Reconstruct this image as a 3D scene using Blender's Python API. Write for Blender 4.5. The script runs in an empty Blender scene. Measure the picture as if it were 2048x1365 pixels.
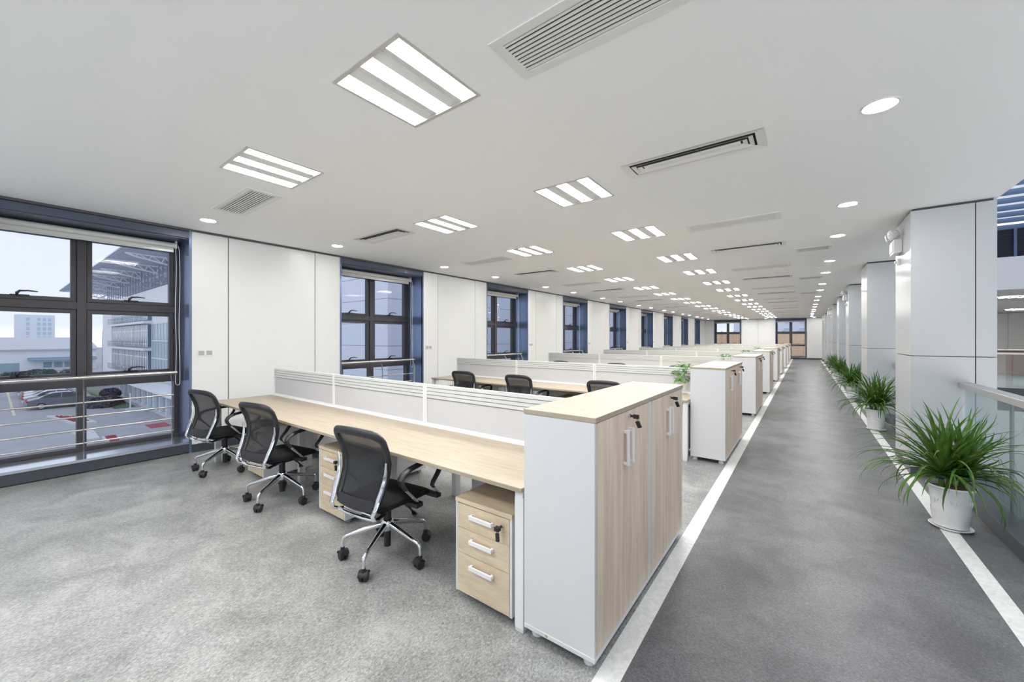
import bpy, bmesh, math, random
from math import sin, cos, pi, radians, sqrt, atan2
from mathutils import Vector, Matrix

scene = bpy.context.scene
COL = scene.collection
rng = random.Random(7)

# ------------------------------------------------------------------ camera
cam_data = bpy.data.cameras.new('camera')
cam_data.sensor_width = 36.0
cam_data.lens = 780.33 * 36.0 / 2048.0
cam_data.shift_x = 0.00017
cam_data.shift_y = -0.0029
cam_data.clip_start = 0.05
cam_data.clip_end = 2000
cam = bpy.data.objects.new('camera', cam_data)
COL.objects.link(cam)
cam.location = (0, 0, 1.55)
cam.rotation_euler = (pi / 2, 0, 0.6437)
scene.camera = cam

# ------------------------------------------------------------------ view
vs = scene.view_settings
scene.display_settings.display_device = 'sRGB'
vs.view_transform = 'Standard'
vs.look = 'None'
vs.exposure = 0.36
vs.gamma = 1.0
vs.use_curve_mapping = False
scene.cycles.use_denoising = True
scene.cycles.max_bounces = 12
scene.cycles.diffuse_bounces = 8
scene.cycles.transparent_max_bounces = 24
scene.cycles.sample_clamp_indirect = 6.0
scene.cycles.caustics_reflective = False
scene.cycles.caustics_refractive = False

# ------------------------------------------------------------------ overcast sky plus added fill below the horizon
world = bpy.data.worlds.new('overcast_sky_low_fill')
scene.world = world
world.use_nodes = True
_wn, _wl = world.node_tree.nodes, world.node_tree.links
_wn.clear()
_tc = _wn.new('ShaderNodeTexCoord')
_sx = _wn.new('ShaderNodeSeparateXYZ')
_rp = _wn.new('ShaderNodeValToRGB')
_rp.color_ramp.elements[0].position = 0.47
_rp.color_ramp.elements[0].color = (1.6, 1.62, 1.66, 1)  # added fill from below the horizon, brighter than the sky, lifts the ceiling
_rp.color_ramp.elements[1].position = 0.51
_rp.color_ramp.elements[1].color = (0.54, 0.556, 0.595, 1)
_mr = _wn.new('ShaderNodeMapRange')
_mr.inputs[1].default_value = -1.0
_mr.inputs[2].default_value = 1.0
_bg = _wn.new('ShaderNodeBackground')
_bg.inputs['Strength'].default_value = 1.5
_wo = _wn.new('ShaderNodeOutputWorld')
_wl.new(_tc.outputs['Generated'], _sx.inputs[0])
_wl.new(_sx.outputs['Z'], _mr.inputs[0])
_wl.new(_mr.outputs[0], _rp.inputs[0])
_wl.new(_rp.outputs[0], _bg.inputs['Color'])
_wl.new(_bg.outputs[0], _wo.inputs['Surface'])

# lamp strengths (each lamp is built as a luminaire further down)
PANEL_POWER = 52.0
DOWN_POWER = 85.0      # wall-side spots
AISLE_POWER = 205.0    # spots above the aisle
LAMP_COLOUR = (1.0, 0.98, 0.95, 1)

# ================================================================== materials
M = {}


def new_mat(name):
    m = bpy.data.materials.new(name)
    m.use_nodes = True
    M[name] = m
    return m, m.node_tree.nodes, m.node_tree.links, m.node_tree.nodes['Principled BSDF']


def plain(name, col, rough=0.5, metal=0.0, var=0.04, scale=12.0, bump=0.0, spec=0.5, coat=0.0):
    """Painted, moulded or metal surface with a faint noise variation."""
    m, n, l, b = new_mat(name)
    tc = n.new('ShaderNodeTexCoord')
    nz = n.new('ShaderNodeTexNoise')
    nz.inputs['Scale'].default_value = scale
    nz.inputs['Detail'].default_value = 3
    rp = n.new('ShaderNodeValToRGB')
    rp.color_ramp.elements[0].color = (*[c * (1 - var) for c in col], 1)
    rp.color_ramp.elements[1].color = (*[min(1, c * (1 + var)) for c in col], 1)
    l.new(tc.outputs['Object'], nz.inputs['Vector'])
    l.new(nz.outputs['Fac'], rp.inputs[0])
    l.new(rp.outputs[0], b.inputs['Base Color'])
    b.inputs['Roughness'].default_value = rough
    b.inputs['Metallic'].default_value = metal
    b.inputs['Specular IOR Level'].default_value = spec
    b.inputs['Coat Weight'].default_value = coat
    if bump:
        bp = n.new('ShaderNodeBump')
        bp.inputs['Strength'].default_value = bump
        bp.inputs['Distance'].default_value = 0.01
        l.new(nz.outputs['Fac'], bp.inputs['Height'])
        l.new(bp.outputs[0], b.inputs['Normal'])
    return m


def wood(name, dark, light, stretch, rough=0.42, scale=3.0):
    m, n, l, b = new_mat(name)
    tc = n.new('ShaderNodeTexCoord')
    mp = n.new('ShaderNodeMapping')
    mp.inputs['Scale'].default_value = stretch
    nz = n.new('ShaderNodeTexNoise')
    nz.inputs['Scale'].default_value = scale
    nz.inputs['Detail'].default_value = 6
    nz.inputs['Roughness'].default_value = 0.6
    nz.inputs['Distortion'].default_value = 0.4
    n2 = n.new('ShaderNodeTexNoise')
    n2.inputs['Scale'].default_value = scale * 5
    n2.inputs['Detail'].default_value = 4
    mx = n.new('ShaderNodeMath')
    mx.operation = 'MULTIPLY_ADD'
    mx.inputs[1].default_value = 0.4
    rp = n.new('ShaderNodeValToRGB')
    rp.color_ramp.elements[0].position = 0.5
    rp.color_ramp.elements[0].color = (*dark, 1)
    rp.color_ramp.elements[1].position = 0.9
    rp.color_ramp.elements[1].color = (*light, 1)
    l.new(tc.outputs['Object'], mp.inputs[0])
    l.new(mp.outputs[0], nz.inputs['Vector'])
    l.new(mp.outputs[0], n2.inputs['Vector'])
    l.new(n2.outputs['Fac'], mx.inputs[0])
    l.new(nz.outputs['Fac'], mx.inputs[2])
    l.new(mx.outputs[0], rp.inputs[0])
    l.new(rp.outputs[0], b.inputs['Base Color'])
    b.inputs['Roughness'].default_value = rough
    return m


def linoleum(name, dark, mid, light, rough=0.4, s1=(26, 18, 1), pos=(0.36, 0.5, 0.66)):
    """Marbled sheet flooring: cloudy mottle plus short streaky flecks."""
    m, n, l, b = new_mat(name)
    tc = n.new('ShaderNodeTexCoord')
    mp = n.new('ShaderNodeMapping')
    mp.inputs['Rotation'].default_value = (0, 0, 0.5)
    mp.inputs['Scale'].default_value = s1
    a = n.new('ShaderNodeTexNoise')
    a.inputs['Scale'].default_value = 1.0
    a.inputs['Detail'].default_value = 10
    a.inputs['Roughness'].default_value = 0.68
    a.inputs['Distortion'].default_value = 0.9
    c = n.new('ShaderNodeTexNoise')
    c.inputs['Scale'].default_value = 2.6
    c.inputs['Detail'].default_value = 7
    c.inputs['Roughness'].default_value = 0.65
    c.inputs['Distortion'].default_value = 0.5
    mx = n.new('ShaderNodeMath')
    mx.operation = 'MULTIPLY_ADD'
    mx.inputs[1].default_value = 0.55
    sub = n.new('ShaderNodeMath')
    sub.operation = 'SUBTRACT'
    sub.inputs[1].default_value = 0.275
    rp = n.new('ShaderNodeValToRGB')
    e = rp.color_ramp.elements
    e[0].position = pos[0]
    e[0].color = (*dark, 1)
    e[1].position = pos[2]
    e[1].color = (*light, 1)
    k = e.new(pos[1])
    k.color = (*mid, 1)
    l.new(tc.outputs['Object'], mp.inputs[0])
    l.new(mp.outputs[0], a.inputs['Vector'])
    l.new(tc.outputs['Object'], c.inputs['Vector'])
    l.new(c.outputs['Fac'], mx.inputs[0])
    l.new(a.outputs['Fac'], mx.inputs[2])
    l.new(mx.outputs[0], sub.inputs[0])
    l.new(sub.outputs[0], rp.inputs[0])
    l.new(rp.outputs[0], b.inputs['Base Color'])
    b.inputs['Roughness'].default_value = rough
    return m


def glassy(name, tint, gloss_rough=0.02, ior=1.45, thick=0.0, thick_col=(0.5, 0.6, 0.58)):
    m, n, l, b = new_mat(name)
    n.remove(b)
    out = n['Material Output']
    tr = n.new('ShaderNodeBsdfTransparent')
    tr.inputs[0].default_value = (*tint, 1)
    gl = n.new('ShaderNodeBsdfGlossy')
    gl.inputs['Roughness'].default_value = gloss_rough
    fr = n.new('ShaderNodeFresnel')
    geo = n.new('ShaderNodeNewGeometry')
    io = n.new('ShaderNodeMapRange')       # thin sheet: same reflectance from both faces
    io.inputs[3].default_value = ior
    io.inputs[4].default_value = 1.0 / ior
    l.new(geo.outputs['Backfacing'], io.inputs[0])
    l.new(io.outputs[0], fr.inputs[0])
    nz = n.new('ShaderNodeTexNoise')
    nz.inputs['Scale'].default_value = 1.5
    bp = n.new('ShaderNodeBump')
    bp.inputs['Strength'].default_value = 0.01
    l.new(nz.outputs['Fac'], bp.inputs['Height'])
    l.new(bp.outputs[0], gl.inputs['Normal'])
    mx = n.new('ShaderNodeMixShader')
    l.new(fr.outputs[0], mx.inputs[0])
    l.new(tr.outputs[0], mx.inputs[1])
    l.new(gl.outputs[0], mx.inputs[2])
    last = mx
    if thick:
        df = n.new('ShaderNodeBsdfDiffuse')
        df.inputs[0].default_value = (*thick_col, 1)
        m2 = n.new('ShaderNodeMixShader')
        m2.inputs[0].default_value = thick
        l.new(mx.outputs[0], m2.inputs[1])
        l.new(df.outputs[0], m2.inputs[2])
        last = m2
    l.new(last.outputs[0], out.inputs[0])
    return m


def lamp(name, col, strength):
    m, n, l, b = new_mat(name)
    b.inputs['Base Color'].default_value = (0.8, 0.8, 0.8, 1)
    b.inputs['Emission Color'].default_value = col
    b.inputs['Emission Strength'].default_value = strength
    return m


def mesh_fabric(name, col, see):
    """Open weave: part of the light goes straight through the holes."""
    m, n, l, b = new_mat(name)
    out = n['Material Output']
    b.inputs['Base Color'].default_value = (*col, 1)
    b.inputs['Roughness'].default_value = 0.8
    tr = n.new('ShaderNodeBsdfTransparent')
    nz = n.new('ShaderNodeTexNoise')
    nz.inputs['Scale'].default_value = 300
    tc = n.new('ShaderNodeTexCoord')
    mr = n.new('ShaderNodeMapRange')
    mr.inputs[3].default_value = see * 0.7
    mr.inputs[4].default_value = see * 1.3
    mx = n.new('ShaderNodeMixShader')
    l.new(tc.outputs['Object'], nz.inputs['Vector'])
    l.new(nz.outputs['Fac'], mr.inputs[0])
    l.new(mr.outputs[0], mx.inputs[0])
    l.new(b.outputs[0], mx.inputs[1])
    l.new(tr.outputs[0], mx.inputs[2])
    l.new(mx.outputs[0], out.inputs[0])
    return m


plain('ceiling_paint', (0.95, 0.95, 0.945), 0.85, var=0.01, scale=1.5)
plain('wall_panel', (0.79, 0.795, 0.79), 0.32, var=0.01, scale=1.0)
plain('groove_dark', (0.06, 0.06, 0.065), 0.7)
plain('trim_dark', (0.085, 0.085, 0.095), 0.5)
plain('base_slate', (0.055, 0.063, 0.08), 0.4)
plain('frame_dark', (0.052, 0.050, 0.060), 0.45)
plain('reveal_navy', (0.17, 0.235, 0.38), 0.24, metal=0.6, spec=0.6)
plain('header_slate', (0.085, 0.10, 0.15), 0.35)
plain('sill_metal', (0.66, 0.71, 0.80), 0.13, metal=0.85)
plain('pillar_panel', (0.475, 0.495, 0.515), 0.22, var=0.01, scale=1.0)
plain('white_laminate', (0.68, 0.68, 0.695), 0.4, var=0.01)
plain('white_metal', (0.80, 0.80, 0.80), 0.35, var=0.015)
plain('white_handle', (0.80, 0.79, 0.82), 0.3, var=0.01)
plain('screen_white', (0.55, 0.555, 0.575), 0.5, var=0.01)
plain('rail_silver', (0.70, 0.72, 0.70), 0.3, metal=0.2)
plain('groove_grey', (0.20, 0.21, 0.21), 0.6)
plain('black_plastic', (0.018, 0.018, 0.022), 0.42)
plain('black_rubber', (0.022, 0.022, 0.026), 0.6)
plain('seat_fabric', (0.006, 0.006, 0.009), 0.9, var=0.3, scale=250, bump=0.2)
plain('chrome', (0.82, 0.82, 0.84), 0.09, metal=1.0, var=0.01)
plain('steel', (0.62, 0.60, 0.57), 0.28, metal=1.0, var=0.02)
plain('brushed_rail', (0.58, 0.58, 0.59), 0.38, metal=0.9, var=0.03)
plain('reflector', (0.80, 0.81, 0.80), 0.35, metal=0.1, var=0.02)
plain('lamp_frame', (0.60, 0.59, 0.56), 0.4, metal=0.4)
plain('vent_white', (0.80, 0.79, 0.77), 0.45, var=0.01)
plain('vent_dark', (0.06, 0.055, 0.055), 0.8)
plain('blind_fabric', (0.78, 0.77, 0.72), 0.6, var=0.02)
plain('socket_grey', (0.42, 0.42, 0.42), 0.5)
plain('pot_white', (0.82, 0.83, 0.84), 0.25, var=0.01)
plain('soil', (0.24, 0.10, 0.055), 0.95, var=0.5, scale=40, bump=0.4)
plain('key_black', (0.015, 0.012, 0.012), 0.4)
plain('sticker_green', (0.25, 0.55, 0.12), 0.5)
plain('lens_white', (0.86, 0.87, 0.88), 0.12, var=0.01)
wood('desk_oak', (0.345, 0.285, 0.205), (0.43, 0.375, 0.29), (1.0, 9.0, 9.0))
wood('drawer_oak', (0.56, 0.45, 0.31), (0.70, 0.60, 0.44), (1.4, 9.0, 9.0))
wood('door_oak', (0.60, 0.465, 0.36), (0.82, 0.68, 0.56), (9.0, 9.0, 0.5), scale=2.2)
wood('edge_oak', (0.46, 0.36, 0.22), (0.58, 0.47, 0.31), (1.0, 9.0, 9.0))
linoleum('floor_light', (0.15, 0.154, 0.152), (0.265, 0.27, 0.267), (0.42, 0.425, 0.418), 0.42, s1=(105, 62, 1))
linoleum('floor_dark', (0.075, 0.075, 0.083), (0.13, 0.13, 0.14), (0.205, 0.205, 0.217), 0.42, s1=(80, 125, 1))
linoleum('floor_strip', (0.68, 0.69, 0.68), (0.76, 0.77, 0.76), (0.84, 0.85, 0.84), 0.35, s1=(30, 30, 1))
glassy('window_glass', (0.91, 0.935, 0.97))
glassy('rail_glass', (0.88, 0.95, 0.95), thick=0.06, thick_col=(0.42, 0.56, 0.60))
glassy('roof_glass', (0.86, 0.92, 0.98), thick=0.1, thick_col=(0.8, 0.85, 0.9))
lamp('tube_light', LAMP_COLOUR, PANEL_POWER)
lamp('spot_light', LAMP_COLOUR, DOWN_POWER)
lamp('aisle_spot_light', LAMP_COLOUR, AISLE_POWER)
mesh_fabric('mesh_black', (0.014, 0.015, 0.018), 0.11)


def leaf_mat(name, base, tip, trans=0.25):
    m, n, l, b = new_mat(name)
    tc = n.new('ShaderNodeTexCoord')
    nz = n.new('ShaderNodeTexNoise')
    nz.inputs['Scale'].default_value = 9
    nz.inputs['Detail'].default_value = 3
    rp = n.new('ShaderNodeValToRGB')
    rp.color_ramp.elements[0].position = 0.3
    rp.color_ramp.elements[0].color = (*base, 1)
    rp.color_ramp.elements[1].position = 0.72
    rp.color_ramp.elements[1].color = (*tip, 1)
    l.new(tc.outputs['Object'], nz.inputs['Vector'])
    l.new(nz.outputs['Fac'], rp.inputs[0])
    l.new(rp.outputs[0], b.inputs['Base Color'])
    b.inputs['Roughness'].default_value = 0.4
    out = n['Material Output']
    tl = n.new('ShaderNodeBsdfTranslucent')
    l.new(rp.outputs[0], tl.inputs[0])
    mx = n.new('ShaderNodeMixShader')
    mx.inputs[0].default_value = trans
    l.new(b.outputs[0], mx.inputs[1])
    l.new(tl.outputs[0], mx.inputs[2])
    l.new(mx.outputs[0], out.inputs[0])
    return m


leaf_mat('leaf_strap', (0.026, 0.075, 0.012), (0.12, 0.255, 0.035))
leaf_mat('leaf_broad', (0.05, 0.17, 0.03), (0.20, 0.44, 0.10))
leaf_mat('leaf_lawn', (0.10, 0.17, 0.09), (0.22, 0.30, 0.17))
leaf_mat('leaf_hedge', (0.055, 0.045, 0.085), (0.15, 0.13, 0.19))
leaf_mat('leaf_shrub', (0.05, 0.10, 0.10), (0.16, 0.22, 0.19))
# outdoors
plain('asphalt', (0.38, 0.395, 0.44), 0.8, var=0.15, scale=0.7)
plain('kerb_stone', (0.62, 0.63, 0.66), 0.8, var=0.06)
plain('line_paint', (0.70, 0.66, 0.52), 0.7)
plain('mat_red', (0.42, 0.09, 0.13), 0.85, var=0.12)
plain('flower_red', (0.34, 0.055, 0.06), 0.8, var=0.5, scale=8, bump=0.5)
plain('car_silver', (0.62, 0.65, 0.70), 0.25, metal=0.4)
plain('car_grey', (0.22, 0.23, 0.27), 0.25, metal=0.4)
plain('car_glass', (0.05, 0.06, 0.08), 0.1)
plain('tail_red', (0.55, 0.03, 0.05), 0.3)
plain('wheel_alloy', (0.55, 0.56, 0.60), 0.35, metal=0.6)
plain('tyre', (0.03, 0.03, 0.035), 0.8)
plain('facade_white', (0.86, 0.88, 0.93), 0.6, var=0.03, scale=0.3)
plain('facade_glass', (0.13, 0.19, 0.26), 0.15, var=0.35, scale=0.5)
plain('facade_teal', (0.30, 0.42, 0.50), 0.2, var=0.25, scale=0.35)
plain('canopy_metal', (0.52, 0.56, 0.66), 0.6, var=0.12, scale=0.5)
plain('truss_white', (0.88, 0.90, 0.94), 0.5)
plain('truss_dark', (0.28, 0.31, 0.40), 0.5)
plain('tower_pale', (0.78, 0.83, 0.92), 0.8, var=0.03)
plain('tower_window', (0.52, 0.64, 0.78), 0.5)
plain('roof_bluegrey', (0.52, 0.54, 0.60), 0.7, var=0.05, scale=0.2)
plain('awning_blue', (0.22, 0.34, 0.46), 0.6)
plain('factory_white', (0.86, 0.87, 0.92), 0.7, var=0.03)
plain('brick_orange', (0.74, 0.50, 0.31), 0.85, var=0.2, scale=2)
plain('brick_brown', (0.28, 0.16, 0.13), 0.85, var=0.2, scale=2)


def cladding(name, col, line, pitch):
    """Metal cladding with level joints every PITCH metres."""
    m, n, l, b = new_mat(name)
    tc = n.new('ShaderNodeTexCoord')
    sp = n.new('ShaderNodeSeparateXYZ')
    a = n.new('ShaderNodeMath')
    a.operation = 'DIVIDE'
    a.inputs[1].default_value = pitch
    f = n.new('ShaderNodeMath')
    f.operation = 'FRACT'
    g = n.new('ShaderNodeMath')
    g.operation = 'LESS_THAN'
    g.inputs[1].default_value = 0.025
    mx = n.new('ShaderNodeMixRGB')
    mx.inputs[1].default_value = (*col, 1)
    mx.inputs[2].default_value = (*line, 1)
    l.new(tc.outputs['Object'], sp.inputs[0])
    l.new(sp.outputs['Z'], a.inputs[0])
    l.new(a.outputs[0], f.inputs[0])
    l.new(f.outputs[0], g.inputs[0])
    l.new(g.outputs[0], mx.inputs[0])
    l.new(mx.outputs[0], b.inputs['Base Color'])
    b.inputs['Roughness'].default_value = 0.45
    return m


cladding('wing_cladding', (0.72, 0.77, 0.88), (0.26, 0.30, 0.40), 1.15)


# ================================================================== mesh helpers
class MB:
    def __init__(self):
        self.v, self.f, self.m, self.s = [], [], [], []

    def face(self, idx, m=0, s=False):
        self.f.append(tuple(idx))
        self.m.append(m)
        self.s.append(s)

    def box(self, x0, x1, y0, y1, z0, z1, m=0):
        b = len(self.v)
        self.v += [(x0, y0, z0), (x1, y0, z0), (x1, y1, z0), (x0, y1, z0),
                   (x0, y0, z1), (x1, y0, z1), (x1, y1, z1), (x0, y1, z1)]
        for q in ((0, 3, 2, 1), (4, 5, 6, 7), (0, 1, 5, 4), (1, 2, 6, 5), (2, 3, 7, 6), (3, 0, 4, 7)):
            self.face([b + i for i in q], m)
        return self

    def quad(self, pts, m=0, s=False):
        b = len(self.v)
        self.v += [tuple(p) for p in pts]
        self.face(range(b, b + len(pts)), m, s)
        return self

    def rings(self, rings, m=0, closed=True, caps=True, s=True, loop=False):
        """Skin a list of equal-length point rings."""
        b = len(self.v)
        k = len(rings[0])
        for r in rings:
            self.v += [tuple(p) for p in r]
        nr = len(rings)
        for i in range(nr if loop else nr - 1):
            j = (i + 1) % nr
            for a in range(k if closed else k - 1):
                c = (a + 1) % k
                self.face((b + i * k + a, b + i * k + c, b + j * k + c, b + j * k + a), m, s)
        if caps and closed and not loop:
            self.face([b + a for a in range(k)][::-1], m, False)
            self.face([b + (nr - 1) * k + a for a in range(k)], m, False)
        return self

    def tube(self, pts, r, n=8, m=0, flat=None, caps=True, loop=False, up=None):
        """Sweep a round (or flat a x b) section along pts; r may be a list."""
        P = [Vector(p) for p in pts]
        out = []
        prev = Vector(up) if up else None
        for i, p in enumerate(P):
            if loop:
                t = (P[(i + 1) % len(P)] - P[i - 1])
            elif i == 0:
                t = P[1] - P[0]
            elif i == len(P) - 1:
                t = P[-1] - P[-2]
            else:
                t = (P[i + 1] - p).normalized() + (p - P[i - 1]).normalized()
            t = t.normalized() if t.length > 1e-9 else Vector((0, 0, 1))
            if prev is None:
                prev = Vector((0, 0, 1)) if abs(t.z) < 0.9 else Vector((1, 0, 0))
            u = prev - t * prev.dot(t)
            u = u.normalized() if u.length > 1e-6 else t.orthogonal().normalized()
            w = t.cross(u)
            if up is None:
                prev = u
            rr = r[i] if isinstance(r, (list, tuple)) else r
            ra, rb = (rr, rr) if flat is None else (rr * flat[0], rr * flat[1])
            out.append([p + u * (ra * cos(2 * pi * a / n)) + w * (rb * sin(2 * pi * a / n)) for a in range(n)])
        return self.rings(out, m, True, caps, True, loop)

    def cyl(self, p0, p1, r0, r1=None, n=16, m=0):
        r1 = r0 if r1 is None else r1
        return self.tube([p0, p1], [r0, r1], n, m)

    def lathe(self, prof, n=28, c=(0, 0), m=0, caps=True, wave=None):
        out = []
        for k, (r, z) in enumerate(prof):
            out.append([(c[0] + r * (wave(a, k) if wave else 1) * cos(2 * pi * a / n),
                         c[1] + r * (wave(a, k) if wave else 1) * sin(2 * pi * a / n), z) for a in range(n)])
        return self.rings(out, m, True, caps, True)

    def prism(self, poly, axis, a0, a1, m=0):
        """Extrude a 2-D polygon: axis 'x' takes (y,z), 'y' takes (x,z), 'z' takes (x,y)."""
        def P(p, a):
            return {'x': (a, p[0], p[1]), 'y': (p[0], a, p[1]), 'z': (p[0], p[1], a)}[axis]
        return self.rings([[P(p, a0) for p in poly], [P(p, a1) for p in poly]], m, True, True, False)

    def build(self, name, mats, parent=None, bevel=0.0, kind=None, loc=None, rotz=0.0, label=None):
        me = bpy.data.meshes.new(name)
        me.from_pydata(self.v, [], self.f)
        if not isinstance(mats, (list, tuple)):
            mats = [mats]
        for x in mats:
            me.materials.append(M[x])
        me.polygons.foreach_set('material_index', self.m)
        me.polygons.foreach_set('use_smooth', self.s)
        bm = bmesh.new()
        bm.from_mesh(me)
        bmesh.ops.recalc_face_normals(bm, faces=bm.faces)
        bm.to_mesh(me)
        bm.free()
        if any(self.s):
            me.set_sharp_from_angle(angle=radians(42))
        me.update()
        o = bpy.data.objects.new(name, me)
        COL.objects.link(o)
        if parent is not None:
            o.parent = parent
        if loc:
            o.location = loc
        o.rotation_euler[2] = rotz
        if bevel:
            md = o.modifiers.new('edge', 'BEVEL')
            md.width = bevel
            md.segments = 2
            md.limit_method = 'ANGLE'
            md.angle_limit = radians(50)
        if kind:
            o['kind'] = kind
        if label:
            o['label'] = label
        return o


def tag(o, label, cat, group=None, kind=None):
    o['label'] = label
    o['category'] = cat
    if group:
        o['group'] = group
    if kind:
        o['kind'] = kind
    return o


def thing(name, label, cat, loc=(0, 0, 0), rotz=0.0, group=None, kind=None):
    o = bpy.data.objects.new(name, None)
    COL.objects.link(o)
    o.empty_display_size = 0.1
    o.location = loc
    o.rotation_euler[2] = rotz
    return tag(o, label, cat, group, kind)


def dup(o, loc=None, rotz=None, label=None, parent=None, group=None):
    """Copy a thing with its parts and their sub-parts (mesh data shared)."""
    c = o.copy()
    COL.objects.link(c)
    if parent is not None:
        c.parent = parent
    if loc is not None:
        c.location = loc
    if rotz is not None:
        c.rotation_euler[2] = rotz
    if label:
        c['label'] = label
    if group:
        c['group'] = group
    for ch in [x for x in o.children]:
        dup(ch, parent=c)
    return c


ORD = ['first', 'second', 'third', 'fourth', 'fifth', 'sixth', 'seventh', 'eighth', 'ninth', 'tenth', 'eleventh',
       'twelfth', 'thirteenth', 'fourteenth', 'fifteenth', 'sixteenth', 'seventeenth', 'eighteenth', 'nineteenth', 'twentieth']

# ================================================================== room numbers
WX = -6.618          # inner face of the window wall
H = 3.0175           # ceiling height
YB, YF = -3.2, 35.45  # added glazed back wall, drawn close for fill, and far wall
AX = 1.617           # ceiling and floor edge towards the atrium
AY = 18.2            # far end of the atrium
RX = 10.5            # right-hand end of the building
WA, WB, WP = -0.2845, 1.6188, 4.0036   # window opening and spacing
GROUND = -5.0
LOWER = -4.6         # atrium floor

panel_rows = [1.47 + 3.99 * k for k in range(-1, 9)]
panel_rows2 = [3.54 + 3.99 * k for k in range(-1, 8)]
PANELS = sorted(panel_rows + panel_rows2)
PANEL_X = (-1.865, -3.715)
PW = 0.29
VENTS = sorted([(1.65 + 3.985 * k, 'grille') for k in range(9)] + [(3.385 + 3.985 * k, 'diffuser') for k in range(8)])
VENT_X = (-0.745, -4.85)
VW, VD = 0.49, 0.135
DOWN_L = [1.62, 3.30, 5.61, 7.27, 9.56, 11.25, 13.50, 15.22, 17.45, 19.15, 21.40, 23.10, 25.35, 27.05, 29.30, 31.0, 33.2]
DOWN_R = [1.40, 3.36, 5.63, 7.28, 9.55, 11.21, 13.48, 15.20, 17.45, 19.15, 21.40, 23.10, 25.35, 27.05, 29.30, 31.0, 33.2]
SMALL_VENTS = [8.08, 11.92, 15.9]

# ================================================================== floor
fl = MB()
fl.box(WX - 0.02, -0.769, YB, YF, -0.35, 0, 0)
fl.box(-0.769, -0.664, YB, YF, -0.35, 0, 2)
fl.box(-0.664, 0.8785, YB, YF, -0.35, 0, 1)
fl.box(0.8785, 0.982, YB, YF, -0.35, 0, 2)
fl.box(0.982, AX - 0.1, YB, YF, -0.35, 0, 1)
fl.box(AX - 0.1, RX, AY, YF, -0.35, 0, 1)
floor = fl.build('floor', ['floor_light', 'floor_dark', 'floor_strip'], kind='structure')
tag(floor, 'pale marbled floor with dark grey aisle between two light strips', 'floor')

# ================================================================== ceiling with openings for lamps and vents
holes = []
for x in PANEL_X:
    for y in PANELS:
        holes.append((x - PW, x + PW, y - PW, y + PW))
for x in VENT_X:
    for y, k in VENTS:
        holes.append((x - VW, x + VW, y - VD, y + VD))
for y in SMALL_VENTS:
    holes.append((0.12 - 0.21, 0.12 + 0.21, y - 0.15, y + 0.15))
ce = MB()


def holed(x0, x1, y0, y1, z, mb, hl):
    ys = sorted({y0, y1, *[h[2] for h in hl if y0 < h[2] < y1], *[h[3] for h in hl if y0 < h[3] < y1]})
    for a, b in zip(ys, ys[1:]):
        ym = (a + b) / 2
        cuts = sorted([(h[0], h[1]) for h in hl if h[2] < ym < h[3]])
        x = x0
        for c0, c1 in cuts:
            mb.quad([(x, a, z), (c0, a, z), (c0, b, z), (x, b, z)])
            x = c1
        mb.quad([(x, a, z), (x1, a, z), (x1, b, z), (x, b, z)])
    for h in hl:
        mb.quad([(h[0], h[2], z), (h[1], h[2], z), (h[1], h[2], z + 0.12), (h[0], h[2], z + 0.12)])
        mb.quad([(h[0], h[3], z), (h[1], h[3], z), (h[1], h[3], z + 0.12), (h[0], h[3], z + 0.12)])
        mb.quad([(h[0], h[2], z), (h[0], h[3], z), (h[0], h[3], z + 0.12), (h[0], h[2], z + 0.12)])
        mb.quad([(h[1], h[2], z), (h[1], h[3], z), (h[1], h[3], z + 0.12), (h[1], h[2], z + 0.12)])


holed(WX - 0.02, AX, YB, YF, H, ce, holes)
ce.box(WX - 0.02, AX, YB, YF, H + 0.15, H + 0.6)
ce.quad([(AX, YB, H), (AX, AY, H), (AX, AY, H + 0.6), (AX, YB, H + 0.6)])
ce.box(AX, RX, AY, YF, H, H + 0.95)
ceiling = ce.build('ceiling', 'ceiling_paint', kind='structure')
tag(ceiling, 'flat white office ceiling with recessed lamps and vents', 'ceiling')

# ================================================================== walls
NW = 9
wl = MB()
piers = []
y_prev = YB
for k in range(NW):
    a, b = WA + WP * k, WB + WP * k
    piers.append((y_prev, a))
    y_prev = b
piers.append((y_prev, YF))
Z0, Z1 = 0.11, H - 0.028
for (a, b) in piers:
    if b - a < 0.05:
        continue
    cuts = [a]
    for off in (0.42, 1.66):
        if a > YB + 0.1 and a + off < b - 0.05:
            cuts.append(a + off)
    cuts.append(b)
    for i, (c, d) in enumerate(zip(cuts, cuts[1:])):
        c2 = c + (0.006 if i > 0 else 0)
        d2 = d - (0.006 if i < len(cuts) - 2 else 0)
        wl.box(WX - 0.02, WX, c2, d2, Z0, Z1, 0)
    wl.box(WX - 0.62, WX - 0.02, a, b, -0.3, H + 0.3, 1)
wall_left = wl.build('wall_left', ['wall_panel', 'groove_dark'], kind='structure')
tag(wall_left, 'white panelled wall piers between the deep windows', 'wall')

bb = MB()
for (a, b) in piers:
    bb.box(WX - 0.02, WX + 0.012, a, b, 0.0, 0.105)
tag(bb.build('baseboard_left', 'base_slate', kind='structure'), 'dark slate baseboard along the window wall', 'baseboard')
tr = MB()
tr.box(WX - 0.02, WX + 0.012, YB, YF, H - 0.03, H - 0.001)
tag(tr.build('trim_1', 'trim_dark', kind='structure'), 'dark shadow-gap strip where window wall meets ceiling', 'trim')

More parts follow.
